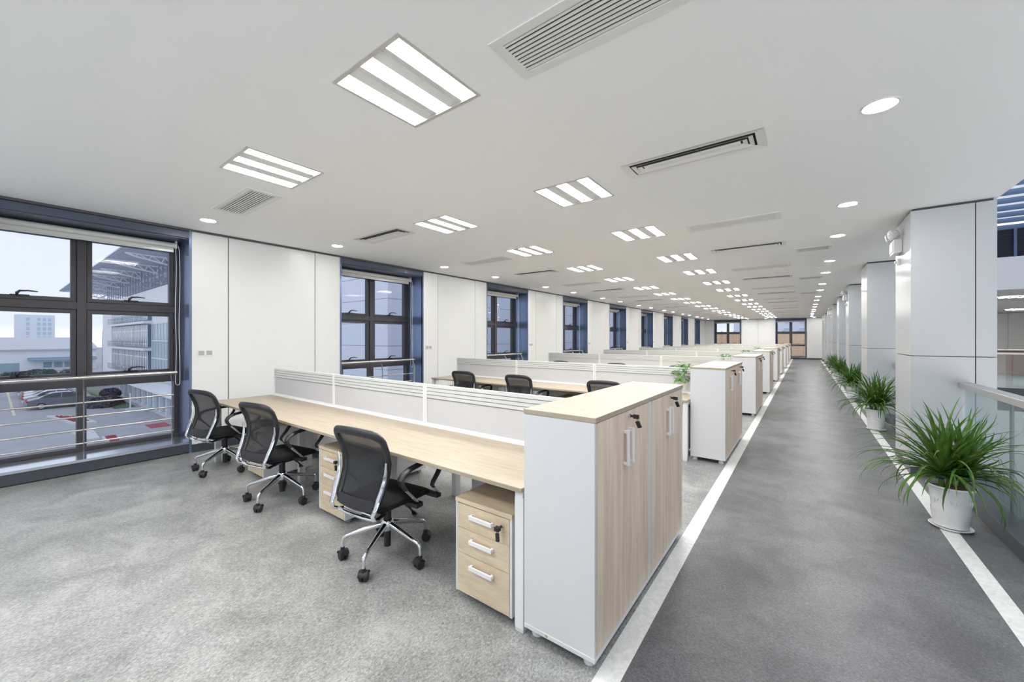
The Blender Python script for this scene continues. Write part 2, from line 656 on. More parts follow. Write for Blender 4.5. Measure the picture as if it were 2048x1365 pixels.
# far wall: two windows, panels between
FWX = [(-5.93, -3.98), (-1.77, 0.16)]
wf = MB()
edges = [WX - 0.02] + [e for w in FWX for e in w] + [RX]
for a, b in zip(edges[::2], edges[1::2]):
    wf.box(a, b, YF + 0.02, YF + 0.62, -0.3, H + 0.3, 1)
    n = max(1, round((b - a) / 1.05))
    for i in range(n):
        c, d = a + (b - a) * i / n, a + (b - a) * (i + 1) / n
        wf.box(c + (0.006 if i else 0), d - (0.006 if i < n - 1 else 0), YF, YF + 0.02, Z0, Z1, 0)
tag(wf.build('wall_far', ['wall_panel', 'groove_dark'], kind='structure'), 'white panelled far end wall with two windows', 'wall')
bf = MB()
tf = MB()
for a, b in zip(edges[::2], edges[1::2]):
    bf.box(a, b, YF - 0.012, YF + 0.02, 0, 0.105)
tf.box(WX, RX, YF - 0.012, YF + 0.02, H - 0.03, H - 0.001)
tag(bf.build('baseboard_far', 'base_slate', kind='structure'), 'dark slate baseboard along the far end wall', 'baseboard')
tag(tf.build('trim_2', 'trim_dark', kind='structure'), 'dark shadow-gap strip where far wall meets ceiling', 'trim')
wr = MB()
wr.box(RX, RX + 0.2, AY, YF, -0.3, H + 0.9)
tag(wr.build('wall_right', 'wall_panel', kind='structure'), 'white wall at the far side of the wing beyond the atrium', 'wall')
wbk = MB()
for i in range(7):
    x = WX + (AX - WX) * i / 6
    wbk.box(x - 0.05, x + 0.05, YB - 0.15, YB, 0, H)
for z0, z1 in ((-0.3, 0.12), (1.0, 1.1), (H - 0.1, H + 0.3)):
    wbk.box(WX - 0.6, AX, YB - 0.15, YB, z0, z1)
wbo = wbk.build('window_12', 'frame_dark', kind='structure')  # glazing added out of view to let fill light onto the near ceiling
tag(wbo, 'dark framed glazed end wall added unseen behind the camera for fill light', 'window')
for i in range(6):
    g = MB()
    x = WX + (AX - WX) * i / 6
    g.box(x + 0.05, x + (AX - WX) / 6 - 0.05, YB - 0.08, YB - 0.07, 0.12, H - 0.1)
    g.build('pane', 'window_glass', wbo)


# ================================================================== windows
def make_window(width):
    """Local x along the wall, local y outwards, origin at floor level on the wall face."""
    root = thing('window_1', '', 'window', kind='structure')
    w, d, zs = width, 0.53, 0.16
    rv = MB()
    t = 0.03
    rv.box(0, t, 0, d, 0.0, 2.9)
    rv.box(w - t, w, 0, d, 0.0, 2.9)
    hd = MB()
    hd.box(t, w - t, 0.03, d, 2.88, 2.93)
    hd.box(t, w - t, 0.0, 0.03, 2.893, H - 0.04)
    hd.box(0, w, d + 0.06, d + 0.1, 2.86, H + 0.3)
    hd.build('window_header', 'header_slate', root)
    rv.box(0, t, -0.008, 0.03, 0.0, H - 0.03)
    rv.box(w - t, w, -0.008, 0.03, 0.0, H - 0.03)
    rv.build('window_reveal', 'reveal_navy', root)
    sl = MB()
    sl.box(t, w - t, -0.012, d, zs - 0.03, zs)
    sl.build('window_sill', 'sill_metal', root)
    fr = MB()
    fr.box(t, w - t, 0.0, 0.03, 0.012, zs - 0.03)
    fr.box(0.0, w, 0.04, d + 0.1, -0.3, zs - 0.035)
    fr.build('sill_front', 'base_slate', root)
    f = MB()
    y0, y1 = d - 0.05, d + 0.06
    m0, m1 = w / 2 - 0.045, w / 2 + 0.035
    f.box(t, t + 0.05, y0, y1, zs, 2.88)
    f.box(w - t - 0.05, w - t, y0, y1, zs, 2.88)
    f.box(m0, m1, y0 - 0.015, y1, zs, 2.88)
    for z0, z1 in ((zs, zs + 0.05), (0.945, 1.07), (1.90, 1.99), (2.80, 2.88)):
        f.box(t, w - t, y0 - 0.01, y1, z0, z1)
    f.build('window_frame', 'frame_dark', root, bevel=0.003)
    bays = ((t + 0.05, m0), (m1, w - t - 0.05))
    for i, (a, b) in enumerate(bays):
        for (z0, z1, sash) in ((zs + 0.05, 0.945, 0), (1.07, 1.90, 1), (1.99, 2.80, 1)):
            if sash:
                s = MB()
                e = 0.05
                s.box(a + 0.003, a + e, y0 + 0.008, y1 - 0.02, z0 + 0.003, z1 - 0.003)
                s.box(b - e, b - 0.003, y0 + 0.008, y1 - 0.02, z0 + 0.003, z1 - 0.003)
                s.box(a + e, b - e, y0 + 0.008, y1 - 0.02, z0 + 0.003, z0 + e)
                s.box(a + e, b - e, y0 + 0.008, y1 - 0.02, z1 - e, z1 - 0.003)
                so = s.build('window_sash', 'frame_dark', root, bevel=0.003)
                g = MB()
                g.box(a + e - 0.005, b - e + 0.005, d + 0.004, d + 0.012, z0 + e - 0.005, z1 - e + 0.005)
                g.build('pane', 'window_glass', so)
                h = MB()
                hx = (a + b) / 2 - 0.02
                h.box(hx - 0.07, hx + 0.07, y0 - 0.012, y0 + 0.01, z0 + e - 0.012, z0 + e + 0.006)
                h.cyl((hx - 0.02, y0 - 0.005, z0 + e - 0.005), (hx - 0.02, y0 - 0.035, z0 + e + 0.03), 0.012, n=8)
                h.tube([(hx - 0.02, y0 - 0.035, z0 + e + 0.02), (hx, y0 - 0.04, z0 + e + 0.045), (hx + 0.06, y0 - 0.045, z0 + e + 0.05),
                        (hx + 0.13, y0 - 0.05, z0 + e + 0.042)], [0.013, 0.012, 0.009, 0.006], 6)
                h.build('handle', 'black_plastic', so)
            else:
                g = MB()
                g.box(a - 0.005, b + 0.005, d + 0.004, d + 0.012, z0 - 0.005, z1 + 0.005)
                g.build('pane', 'window_glass', root)
    return root


def make_blind(width):
    root = thing('roller_blind', '', 'blind')
    w = width
    y = 0.33
    t = MB()
    t.cyl((0.045, y, 2.825), (w - 0.10, y, 2.825), 0.034, n=20)
    t.build('roller_tube', 'blind_fabric', root)
    f = MB()
    f.box(0.055, w - 0.11, y + 0.030, y + 0.034, 2.755, 2.825)
    f.build('fabric', 'blind_fabric', root)
    bt = MB()
    bt.box(0.055, w - 0.11, y + 0.022, y + 0.042, 2.735, 2.762)
    bt.build('bottom_bar', 'rail_silver', root)
    for x in (0.038, w - 0.093):
        br = MB()
        br.box(x - 0.006, x + 0.006, y - 0.04, y + 0.04, 2.785, 2.882)
        br.build('bracket', 'white_metal', root)
    c = MB()
    x = w - 0.085
    pts = [(x - 0.012, y - 0.03, 2.82)]
    for i in range(9):
        z = 2.75 - (2.75 - 0.95) * i / 8
        pts.append((x - 0.016 + 0.006 * sin(i * 1.3), y - 0.035, z))
    for i in range(7):
        a = pi + pi * i / 6
        pts.append((x + 0.004 + 0.022 * cos(a), y - 0.037, 0.93 + 0.03 * sin(a)))
    for i in range(9):
        z = 0.95 + (2.75 - 0.95) * i / 8
        pts.append((x + 0.024 + 0.005 * sin(i * 1.1 + 1), y - 0.035, z))
    pts.append((x + 0.012, y - 0.03, 2.82))
    c.tube(pts, 0.0045, 5)
    c.build('pull_cord', 'white_metal', root)
    return root


def make_handrail(width):
    root = thing('window_handrail', '', 'handrail')
    w = width
    yr = 0.14
    yp = 0.07
    r = MB()
    r.cyl((0.06, yr, 1.085), (w - 0.125, yr, 1.085), 0.024, n=14)
    r.build('top_rail', 'steel', root)
    for x in (0.09, 0.925, w - 0.19):
        p = MB()
        p.tube([(x, yp, 0.161), (x, yp, 0.93), (x, yp + 0.006, 0.965), (x, yr - 0.004, 1.066)], 0.02, 8, flat=(0.32, 1.0), up=(1, 0, 0))
        p.build('post', 'steel', root)
    for z in (0.80, 0.64, 0.485, 0.33):
        b = MB()
        b.cyl((0.075, yp + 0.001, z), (w - 0.175, yp + 0.001, z), 0.0095, n=10)
        b.build('bar', 'steel', root)
    return root


WW = WB - WA
win = make_window(WW)
bl = make_blind(WW)
hr = make_handrail(WW)
for k in range(NW):
    y = WA + WP * k
    loc = (WX, y, 0)
    place = 'nearest the camera' if k == 0 else ORD[k] + ' along the window wall'
    wlab = ['dark framed window over the car park view, nearest the camera',
            ][0] if k == 0 else 'dark framed six-pane window in a navy recess, ' + ORD[k] + ' along the wall'
    blab = 'rolled-up cream roller blind in the window ' + ('with the car park view' if k == 0 else ORD[k] + ' along the wall')
    hlab = 'brushed steel safety handrail across the window ' + ('with the car park view' if k == 0 else ORD[k] + ' along the wall')
    if k == 0:
        w_, b_, h_ = win, bl, hr
        for o in (w_, b_, h_):
            o.location = loc
            o.rotation_euler[2] = pi / 2
        w_['label'], b_['label'], h_['label'] = wlab, blab, hlab
        b_['group'], h_['group'] = 'roller blinds', 'window handrails'
    else:
        w_ = dup(win, loc, pi / 2, wlab)
        dup(bl, loc, pi / 2, blab)
        dup(hr, loc, pi / 2, hlab)
    w_.name = 'window_%d' % (k + 1)
for i, (a, b) in enumerate(FWX):
    nm = ('behind the desk screens', 'at the end of the aisle')[i]
    side = ('far end wall window behind the desk screens', 'far end wall window beside the aisle')[i]
    w_ = dup(win, (a, YF, 0), 0, 'dark framed window in the far end wall ' + nm)
    w_.name = 'window_%d' % (NW + 1 + i)
    dup(bl, (a, YF, 0), 0, 'rolled-up cream roller blind in the ' + side)
    dup(hr, (a, YF, 0), 0, 'brushed steel safety handrail across the ' + side)

# switch plates on each pier
for k in range(NW):
    y = WB + WP * k + 0.148
    root = thing('switch_plate', 'white double switch plate on the pier just past the window ' +
                 ('with the car park view' if k == 0 else ORD[k] + ' along the wall'), 'switch', (WX, y, 1.345), 0, 'switch plates')
    p = MB()
    p.box(0.0, 0.008, -0.092, 0.092, -0.052, 0.052)
    p.build('plate', 'white_metal', root, bevel=0.002)
    for s in (-1, 1):
        b = MB()
        b.box(0.0085, 0.0125, s * 0.045 - 0.032, s * 0.045 + 0.032, -0.03, 0.03)
        b.build('rocker', 'socket_grey', root)

# ================================================================== pillars beside the aisle
PX0, PX1 = 0.965, 1.60
PY = [6.266 + 3.896 * k for k in range(8)]
PDEP = 0.92
for k, y in enumerate(PY):
    if y + PDEP > YF:
        continue
    p = MB()
    zs = 1.349
    xs = 1.452
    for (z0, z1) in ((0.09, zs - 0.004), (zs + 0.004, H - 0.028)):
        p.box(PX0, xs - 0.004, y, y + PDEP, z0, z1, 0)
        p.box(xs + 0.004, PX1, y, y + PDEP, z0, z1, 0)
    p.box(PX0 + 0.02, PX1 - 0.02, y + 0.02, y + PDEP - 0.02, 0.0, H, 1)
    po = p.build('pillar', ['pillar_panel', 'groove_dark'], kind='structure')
    tag(po, 'pale grey panelled square pillar beside the aisle, ' + ORD[k] + ' from the camera', 'pillar')
    b = MB()
    b.box(PX0 - 0.004, PX1 + 0.004, y - 0.004, y + PDEP + 0.004, 0, 0.088)
    b.build('pillar_base', 'base_slate', po)
    if k in (0, 2, 4, 6):
        r = thing('emergency_light', 'white twin-lamp emergency light high on the ' + ORD[k] + ' aisle pillar', 'emergency light',
                  (PX0, y + 0.62, 2.70), 0, 'emergency lights')
        c = MB()
        c.box(-0.075, -0.001, -0.14, 0.14, -0.09, 0.08)
        c.box(-0.085, -0.075, -0.11, 0.11, -0.07, 0.05)
        c.build('battery_box', 'white_metal', r, bevel=0.008)
        for s in (-1, 1):
            h = MB()
            h.cyl((-0.04, s * 0.08, 0.081), (-0.05, s * 0.085, 0.12), 0.012, n=8)
            d = Vector((-0.8, s * 0.25, -0.2)).normalized()
            base = Vector((-0.02, s * 0.085, 0.16))
            prof = [(0.02, 0.0), (0.05, 0.02), (0.062, 0.06), (0.06, 0.09)]
            h.tube([base + d * z for _, z in prof], [q for q, _ in prof], 16)
            ho = h.build('lamp_head', 'white_metal', r)
            g = MB()
            g.tube([base + d * 0.0905, base + d * 0.1, base + d * 0.11], [0.056, 0.05, 0.02], 16)
            g.build('lens', 'lens_white', ho)
        f = MB()
        f.box(-0.03, -0.001, -0.03, 0.05, -0.23, -0.15)
        f.cyl((-0.031, 0.01, -0.19), (-0.05, 0.01, -0.19), 0.018, n=10)
        f.build('socket', 'white_metal', r, bevel=0.003)

# ================================================================== glass railing along the atrium
RXI = 1.33


def make_rail(y0, y1, label):
    r = thing('glass_railing', label, 'railing', (0, (y0 + y1) / 2, 0), 0, 'glass railings along the atrium')
    a, b = y0 - (y0 + y1) / 2, y1 - (y0 + y1) / 2
    t = MB()
    t.box(RXI - 0.01, RXI + 0.10, a, b, 1.015, 1.075)
    t.build('top_rail', 'brushed_rail', r, bevel=0.004)
    k = MB()
    k.box(1.205, AX - 0.02, a, b, 0.0, 0.118)
    k.build('kerb', 'base_slate', r, bevel=0.004)
    n = max(1, round((b - a) / 1.15))
    for i in range(n):
        c, d = a + (b - a) * i / n, a + (b - a) * (i + 1) / n
        g = MB()
        g.box(RXI + 0.035, RXI + 0.047, c + 0.008, d - 0.008, 0.119, 1.014)
        g.build('glass_pane', 'rail_glass', r)
        if i:
            p = MB()
            p.box(RXI + 0.03, RXI + 0.052, c - 0.007, c + 0.007, 0.119, 1.014)
            p.build('joint_strip', 'groove_grey', r)
    return r


make_rail(YB + 0.02, 6.24, 'glass railing with flat metal handrail in front of the first aisle pillar')
for k in range(3):
    make_rail(PY[k] + PDEP + 0.01, PY[k + 1] - 0.01,
              'glass railing between the ' + ORD[k] + ' and ' + ORD[k + 1] + ' aisle pillars')

# far edge of the atrium
r = thing('glass_railing', 'glass railing across the far end of the atrium', 'railing', (0, AY, 0))
t = MB()
t.box(1.65, RX - 0.02, 0.02, 0.09, 1.06, 1.11)
t.build('top_rail', 'brushed_rail', r)
for i in range(8):
    a = 1.66 + (RX - 1.72) * i / 8
    g = MB()
    g.box(a + 0.01, a + (RX - 1.72) / 8 - 0.01, 0.045, 0.057, 0.02, 1.059)
    g.build('glass_pane', 'rail_glass', r)
tr3 = MB()
tr3.box(AX, RX, AY - 0.03, AY - 0.001, -0.62, 0.06)
tag(tr3.build('trim_3', 'base_slate', kind='structure'), 'dark slab edge across the far end of the atrium', 'trim')

# ================================================================== ceiling lamps
def make_panel():
    r = thing('ceiling_panel_light', '', 'ceiling light')
    f = MB()
    w = PW
    z0, z1 = -0.004, 0.02
    f.box(-w - 0.012, w + 0.012, -w - 0.012, -w + 0.012, z0, z1)
    f.box(-w - 0.012, w + 0.012, w - 0.012, w + 0.012, z0, z1)
    f.box(-w - 0.012, -w + 0.008, -w + 0.012, w - 0.012, z0, z1)
    f.box(w - 0.008, w + 0.012, -w + 0.012, w - 0.012, z0, z1)
    f.build('frame', 'lamp_frame', r)
    tray = MB()
    tray.box(-w, w, -w, w, 0.055, 0.06)
    tray.build('housing', 'white_metal', r)
    xs = (-0.225, 0.0, 0.225)
    for x in xs:
        d = MB()
        hw = 0.054
        n = 6
        sec = [(x - hw, 0.014)] + [(x - hw + 2 * hw * i / n, 0.014 - 0.004 * sin(pi * i / n)) for i in range(1, n)] + [(x + hw, 0.014), (x + hw, 0.04), (x - hw, 0.04)]
        d.prism(sec, 'y', -w + 0.013, w - 0.013)
        d.build('diffuser', 'tube_light', r)
    for x in (-0.1125, 0.1125):
        d = MB()
        hw = 0.057
        d.prism([(x - hw, 0.002), (x, 0.016), (x + hw, 0.002), (x + hw, 0.005), (x, 0.02), (x - hw, 0.005)], 'y', -w + 0.012, w - 0.012)
        d.build('reflector', 'reflector', r)
    return r


proto = make_panel()
first = True
vis = [y for y in PANELS if y > 1]
for side, x in enumerate(PANEL_X):
    for y in PANELS:
        rowname = 'line nearer the aisle' if side == 0 else 'line nearer the windows'
        if y > 1:
            lab = 'recessed three-tube panel light, ' + ORD[vis.index(y)] + ' from the camera in the ' + rowname
        else:
            lab = 'recessed three-tube panel light behind the camera, ' + ('farther back' if y < -1.5 else 'closer') + ' one, in the ' + rowname
        o = proto if first else dup(proto)
        first = False
        o.location = (x, y, H)
        o['label'] = lab
        o['group'] = 'recessed panel lights'


def make_down(lamp_mat):
    r = thing('downlight', '', 'downlight')
    t = MB()
    t.lathe([(0.074, 0.0), (0.086, -0.006), (0.094, -0.005), (0.098, 0.0)], 24, caps=False)
    t.build('trim_ring', 'white_metal', r)
    d = MB()
    d.lathe([(0.075, -0.001), (0.06, -0.006), (0.02, -0.008)], 24)
    d.build('lamp', lamp_mat, r)
    return r


for side, (x, ys) in enumerate(((-5.95, DOWN_L), (0.38, DOWN_R))):
    proto = make_down('spot_light' if side == 0 else 'aisle_spot_light')
    first = True
    for i, y in enumerate(ys):
        o = proto if first else dup(proto)
        first = False
        o.location = (x, y, H - 0.0005)
        o['label'] = 'small round downlight, ' + ORD[i] + (' in the line along the window wall' if side == 0 else ' in the line above the aisle')
        o['group'] = 'round downlights'

for i, x in enumerate((-3.5, -2.3, 0.55, 1.3)):
    o = dup(bpy.data.objects['downlight'], (x, 34.75, H - 0.0005))
    o['label'] = ('small round downlight washing the far end wall, closer to the window behind the desk screens',
                  'small round downlight washing the far end wall between the windows, closer to the aisle window',
                  'small round downlight washing the far end wall just past the aisle window',
                  'small round downlight washing the far end wall close to the last pillar')[i]
    o['group'] = 'round downlights'

# lamps in the wing beyond the atrium
k = 0
for y in (21.6, 24.8, 28.0, 31.2):
    for x in (3.0, 5.9, 8.6):
        o = dup(bpy.data.objects['ceiling_panel_light'])
        o.location = (x, y, H - 0.035)
        o['label'] = 'panel light in the wing beyond the atrium, ' + ORD[k] + ' counting inwards from its edge'
        o['group'] = 'panel lights beyond the atrium'
        k += 1


# ================================================================== ceiling vents
def make_grille():
    r = thing('ceiling_grille', '', 'vent')
    f = MB()
    f.box(-VW - 0.03, VW + 0.03, -VD - 0.03, -VD + 0.02, -0.006, 0.004)
    f.box(-VW - 0.03, VW + 0.03, VD - 0.02, VD + 0.03, -0.006, 0.004)
    f.box(-VW - 0.03, -VW + 0.025, -VD + 0.02, VD - 0.02, -0.006, 0.004)
    f.box(VW - 0.025, VW + 0.03, -VD + 0.02, VD - 0.02, -0.006, 0.004)
    f.build('frame', 'vent_white', r, bevel=0.002)
    d = MB()
    d.box(-VW + 0.001, VW - 0.001, -VD + 0.001, VD - 0.001, 0.012, 0.08)
    d.build('duct', 'vent_dark', r)
    n = 9
    s = MB()
    for i in range(n):
        y = -VD + 0.02 + (2 * VD - 0.04) * (i + 0.5) / n
        s.box(-VW + 0.025, VW - 0.025, y - 0.0068, y + 0.0068, -0.004, 0.002)
    s.build('slats', 'vent_white', r)
    return r


def make_diffuser():
    r = thing('ceiling_diffuser', '', 'vent')
    d = MB()
    d.box(-VW + 0.001, VW - 0.001, -VD + 0.001, VD - 0.001, 0.016, 0.09)
    d.build('duct', 'vent_dark', r)
    for i, (ins, z) in enumerate(((0.0, 0.0), (0.045, 0.004), (0.085, 0.006))):
        a = MB()
        x0, y0 = VW - ins + (0.028 if i == 0 else 0), VD - ins + (0.028 if i == 0 else 0)
        x1, y1 = VW - ins - 0.03, VD - ins - 0.022
        zz = z * 0.3 + 0.002
        lo, hi = -0.006 + z * 0.3, zz
        o1 = [(-x0, -y0, lo), (x0, -y0, lo), (x0, y0, lo), (-x0, y0, lo)]
        o2 = [(-x1, -y1, hi), (x1, -y1, hi), (x1, y1, hi), (-x1, y1, hi)]
        for q in range(4):
            w = (q + 1) % 4
            a.quad([o1[q], o1[w], o2[w], o2[q]])
            p = [Vector(v) + Vector((0, 0, 0.004)) for v in (o1[q], o1[w], o2[w], o2[q])]
            a.quad(p)
        a.build('louvre_frame', 'vent_white', r)
    c = MB()
    c.box(-VW + 0.13, VW - 0.13, -0.028, 0.028, -0.002, 0.012)
    c.build('centre_plate', 'vent_white', r, bevel=0.003)
    return r


pg, pd = make_grille(), make_diffuser()
fg = fd = True
cnt = {}
for side, x in enumerate(VENT_X):
    for y, kind in VENTS:
        i = cnt.get((side, kind), 0)
        cnt[(side, kind)] = i + 1
        where = ' in the ceiling line beside the aisle' if side == 0 else ' in the ceiling line near the windows'
        if kind == 'grille':
            o = pg if fg else dup(pg)
            fg = False
            o['label'] = 'white bar-slatted air grille, ' + ORD[i] + where
            o['group'] = 'bar grilles'
        else:
            o = pd if fd else dup(pd)
            fd = False
            o['label'] = 'white stepped air diffuser, ' + ORD[i] + where
            o['group'] = 'stepped diffusers'
        o.location = (x, y, H)
for i, y in enumerate(SMALL_VENTS):
    r = thing('ceiling_grille', 'small square ceiling vent above the aisle, ' + ORD[i] + ' from the camera', 'vent', (0.12, y, H), 0, 'small aisle vents')
    f = MB()
    f.box(-0.23, 0.23, -0.17, -0.13, -0.008, 0.004)
    f.box(-0.23, 0.23, 0.13, 0.17, -0.008, 0.004)
    f.box(-0.23, -0.19, -0.13, 0.13, -0.008, 0.004)
    f.box(0.19, 0.23, -0.13, 0.13, -0.008, 0.004)
    f.build('frame', 'vent_white', r)
    p = MB()
    p.quad([(-0.19, -0.13, 0.0), (0.19, -0.13, 0.0), (0.19, 0.13, 0.06), (-0.19, 0.13, 0.06)])
    p.build('flap', 'socket_grey', r)
for i, y in enumerate((10.3, 22.4, 31.9)):
    r = thing('smoke_detector', 'small round smoke detector above the aisle, ' + ORD[i] + ' from the camera', 'smoke detector', (0.256, y, H), 0, 'smoke detectors')
    b = MB()
    b.lathe([(0.06, 0.0), (0.06, -0.012), (0.045, -0.03), (0.02, -0.036)], 20)
    b.build('base', 'vent_white', r)

# ================================================================== storage cabinets at the ends of the desk rows
ROWS = [1.659, 5.346, 9.04, 12.90, 16.72, 20.30, 24.30, 28.20, 32.10]
CX0, CX1, CZ = -1.170, -0.769, 1.182
CLEN = 0.803


def make_lock(parent, x, y, z, axis):
    """Cylinder lock with key and a fob hanging from it; axis is the way it faces ('x' or 'y')."""
    l = MB()
    k = MB()
    if axis == 'x':
        l.cyl((x, y, z), (x + 0.012, y, z), 0.011, n=12)
        k.box(x + 0.012, x + 0.026, y - 0.004, y + 0.004, z - 0.006, z + 0.006)
        k.box(x + 0.026, x + 0.056, y - 0.004, y + 0.004, z - 0.012, z + 0.011)
        b0 = Vector((x + 0.046, y, z - 0.024))
        k.tube([(x + 0.044, y, z - 0.010), (x + 0.050, y, z - 0.018), (x + 0.047, y, z - 0.026), (x + 0.041, y, z - 0.018)], 0.0014, 5, loop=True)
        for s in (1,):
            u = Vector((0.32, 0.25, -0.91)).normalized()
            w = Vector((0.95, 0.0, 0.33)).normalized()
            p = [b0 - w * 0.010, b0 + w * 0.010, b0 + w * 0.010 + u * 0.04, b0 - w * 0.010 + u * 0.04]
            n = Vector((0, 0.006, 0))
            k.rings([[q - n for q in p], [q + n for q in p]], 0, True, True, False)
    else:
        l.cyl((x, y, z), (x, y - 0.012, z), 0.010, n=12)
        k.box(x - 0.004, x + 0.004, y - 0.03, y - 0.012, z - 0.006, z + 0.006)
        k.box(x - 0.014, x + 0.014, y - 0.055, y - 0.03, z - 0.010, z + 0.010)
        b0 = Vector((x - 0.004, y - 0.04, z - 0.026))
        k.tube([(x, y - 0.04, z - 0.008), (x + 0.006, y - 0.04, z - 0.018), (x - 0.002, y - 0.04, z - 0.028), (x - 0.008, y - 0.04, z - 0.018)], 0.0014, 5, loop=True)
        u = Vector((0.12, -0.02, -0.99)).normalized()
        w = Vector((0.99, 0, 0.12)).normalized()
        p = [b0 - w * 0.009, b0 + w * 0.009, b0 + w * 0.009 + u * 0.042, b0 - w * 0.009 + u * 0.042]
        n = Vector((0, 0.006, 0))
        k.rings([[q - n for q in p], [q + n for q in p]], 0, True, True, False)
    lo = l.build('lock', 'chrome', parent)
    k.build('key', 'key_black', lo)


def make_cabinet():
    """Local origin: floor, aisle-face plane x=0, near edge y=0."""
    r = thing('storage_cabinet', '', 'cabinet')
    w, L, z1 = CX1 - CX0, CLEN, CZ
    b = MB()
    b.box(-w + 0.004, -0.002, 0.002, 0.02, 0.05, z1 - 0.026)
    b.box(-w + 0.004, -0.002, L - 0.02, L - 0.002, 0.05, z1 - 0.026)
    b.box(-w + 0.004, -0.0, 0.0, L, 0.05, 0.072)
    b.box(-w + 0.004, -w + 0.02, 0.02, L - 0.02, 0.072, z1 - 0.026)
    b.box(-w + 0.02, -0.03, 0.02, L - 0.02, z1 - 0.045, z1 - 0.026)
    b.build('carcass', 'white_laminate', r, bevel=0.0015)
    t = MB()
    t.box(-w, 0.004, 0.0008, L - 0.0008, z1 - 0.025, z1)
    t.build('top', 'desk_oak', r, bevel=0.002)
    g = 0.002
    for i, (a, c) in enumerate(((0.021, L / 2 - g / 2), (L / 2 + g / 2, L - 0.021))):
        d = MB()
        d.box(-0.019, -0.0005, a, c, 0.075, z1 - 0.028)
        do = d.build('door', 'door_oak', r, bevel=0.001)
        h = MB()
        y = L / 2 + (-0.036 if i == 0 else 0.036)
        h.box(0.0, 0.026, y - 0.009, y + 0.009, 0.875, 0.892)
        h.box(0.0, 0.026, y - 0.009, y + 0.009, 1.043, 1.06)
        h.box(0.018, 0.028, y - 0.011, y + 0.011, 0.872, 1.063)
        h.build('handle', 'white_handle', do, bevel=0.002)
        if i == 1:
            make_lock(r, 0.0, L / 2 + 0.03, 1.125, 'x')
    for x in (-w + 0.05, -0.055):
        for y in (0.06, L - 0.06):
            f = MB()
            f.lathe([(0.028, 0.0), (0.03, 0.01), (0.024, 0.05)], 16, (x, y))
            f.build('foot', 'white_metal', r)
    return r


pc = make_cabinet()
for k, y in enumerate(ROWS):
    for j in (0, 1):
        o = pc if (k == 0 and j == 0) else dup(pc)
        o.location = (CX1, y + j * CLEN, 0)
        o['group'] = 'storage cabinets'
        o['label'] = ('white oak-fronted two-door cabinet, nearer of the pair ending the ' if j == 0
                      else 'white oak-fronted two-door cabinet, farther of the pair ending the ') + ORD[k] + ' desk row'
st = MB()
st.cyl((-0.26, -0.0003, 0.062), (-0.26, 0.0005, 0.062), 0.008, n=14)
so = st.build('sticker', 'sticker_green', pc, label='small round green sticker')

# ================================================================== desk benches
DX1 = -1.174
DSEG = 1.575
DXS = [DX1 - DSEG * i for i in range(4)]   # bay boundaries, right to left
DZ = 0.768


def make_desk():
    """Local y=0 is the front edge; x is world x."""
    r = thing('office_desk', '', 'desk')
    x0, x1 = DXS[-1], DXS[0]
    for (a, b) in ((0.0, 0.665), (0.785, 1.45)):
        t = MB()
        t.box(x0 + 0.0, x1, a, b, DZ - 0.025, DZ)
        t.build('worktop', 'desk_oak', r, bevel=0.003)
    for i in range(3):
        l = MB()
        l.box(DXS[i + 1] + 0.002, DXS[i] - 0.002, 0.667, 0.783, DZ - 0.012, DZ + 0.006)
        l.build('cable_ledge', 'white_metal', r, bevel=0.002)
    for i in range(3):
        xa, xb = DXS[i + 1], DXS[i]
        s = MB()
        zt, zb = 1.1326, DZ + 0.007
        ys, ye = 0.705, 0.745
        s.box(xa + 0.022, xb - 0.022, ys + 0.006, ye - 0.006, zb + 0.012, zt - 0.125)
        so = s.build('privacy_screen', 'screen_white', r)
        f = MB()
        f.box(xa + 0.003, xa + 0.024, ys, ye, zb, zt - 0.004)
        f.box(xb - 0.024, xb - 0.003, ys, ye, zb, zt - 0.004)
        f.box(xa + 0.024, xb - 0.024, ys, ye, zb, zb + 0.014)
        f.build('screen_frame', 'white_metal', so)
        t = MB()
        for j in range(4):
            z1 = zt - j * 0.031
            t.box(xa + 0.0245, xb - 0.0245, ys, ye, z1 - 0.0255, z1)
        t.build('tool_rail', 'rail_silver', so)
        g = MB()
        g.box(xa + 0.0245, xb - 0.0245, ys + 0.007, ye - 0.007, zt - 0.123, zt - 0.004)
        g.build('groove', 'groove_grey', so)
    for i, x in enumerate(DXS):
        xc = x - 0.03 if i == 0 else (x + 0.03 if i == 3 else x)
        for y in (0.02, 1.37):
            if i in (1, 2):
                y = 0.32 if y < 1 else 1.07
            l = MB()
            l.box(xc - 0.028, xc + 0.028, y, y + 0.06, 0.018, DZ - 0.06)
            l.build('leg', 'white_metal', r, bevel=0.002)
            f = MB()
            f.box(xc - 0.026, xc + 0.026, y + 0.002, y + 0.058, 0.0, 0.0175)
            f.build('foot', 'rail_silver', r)
        b = MB()
        ya, yb = (0.02, 1.43) if i in (0, 3) else (0.32, 1.13)
        b.box(xc - 0.025, xc + 0.025, ya, yb, DZ - 0.0595, DZ - 0.0255)
        b.build('cross_beam', 'white_metal', r)
    for y in (0.36, 1.04):
        b = MB()
        b.box(x0 + 0.06, x1 - 0.06, y, y + 0.03, DZ - 0.085, DZ - 0.0605)
        b.build('long_beam', 'black_plastic', r)
    c = MB()
    c.box(x0 + 0.1, x1 - 0.1, 0.66, 0.79, DZ - 0.17, DZ - 0.16)
    c.box(x0 + 0.1, x1 - 0.1, 0.655, 0.66, DZ - 0.17, DZ - 0.026)
    c.box(x0 + 0.1, x1 - 0.1, 0.79, 0.795, DZ - 0.17, DZ - 0.026)
    c.build('cable_tray', 'white_metal', r)
    return r


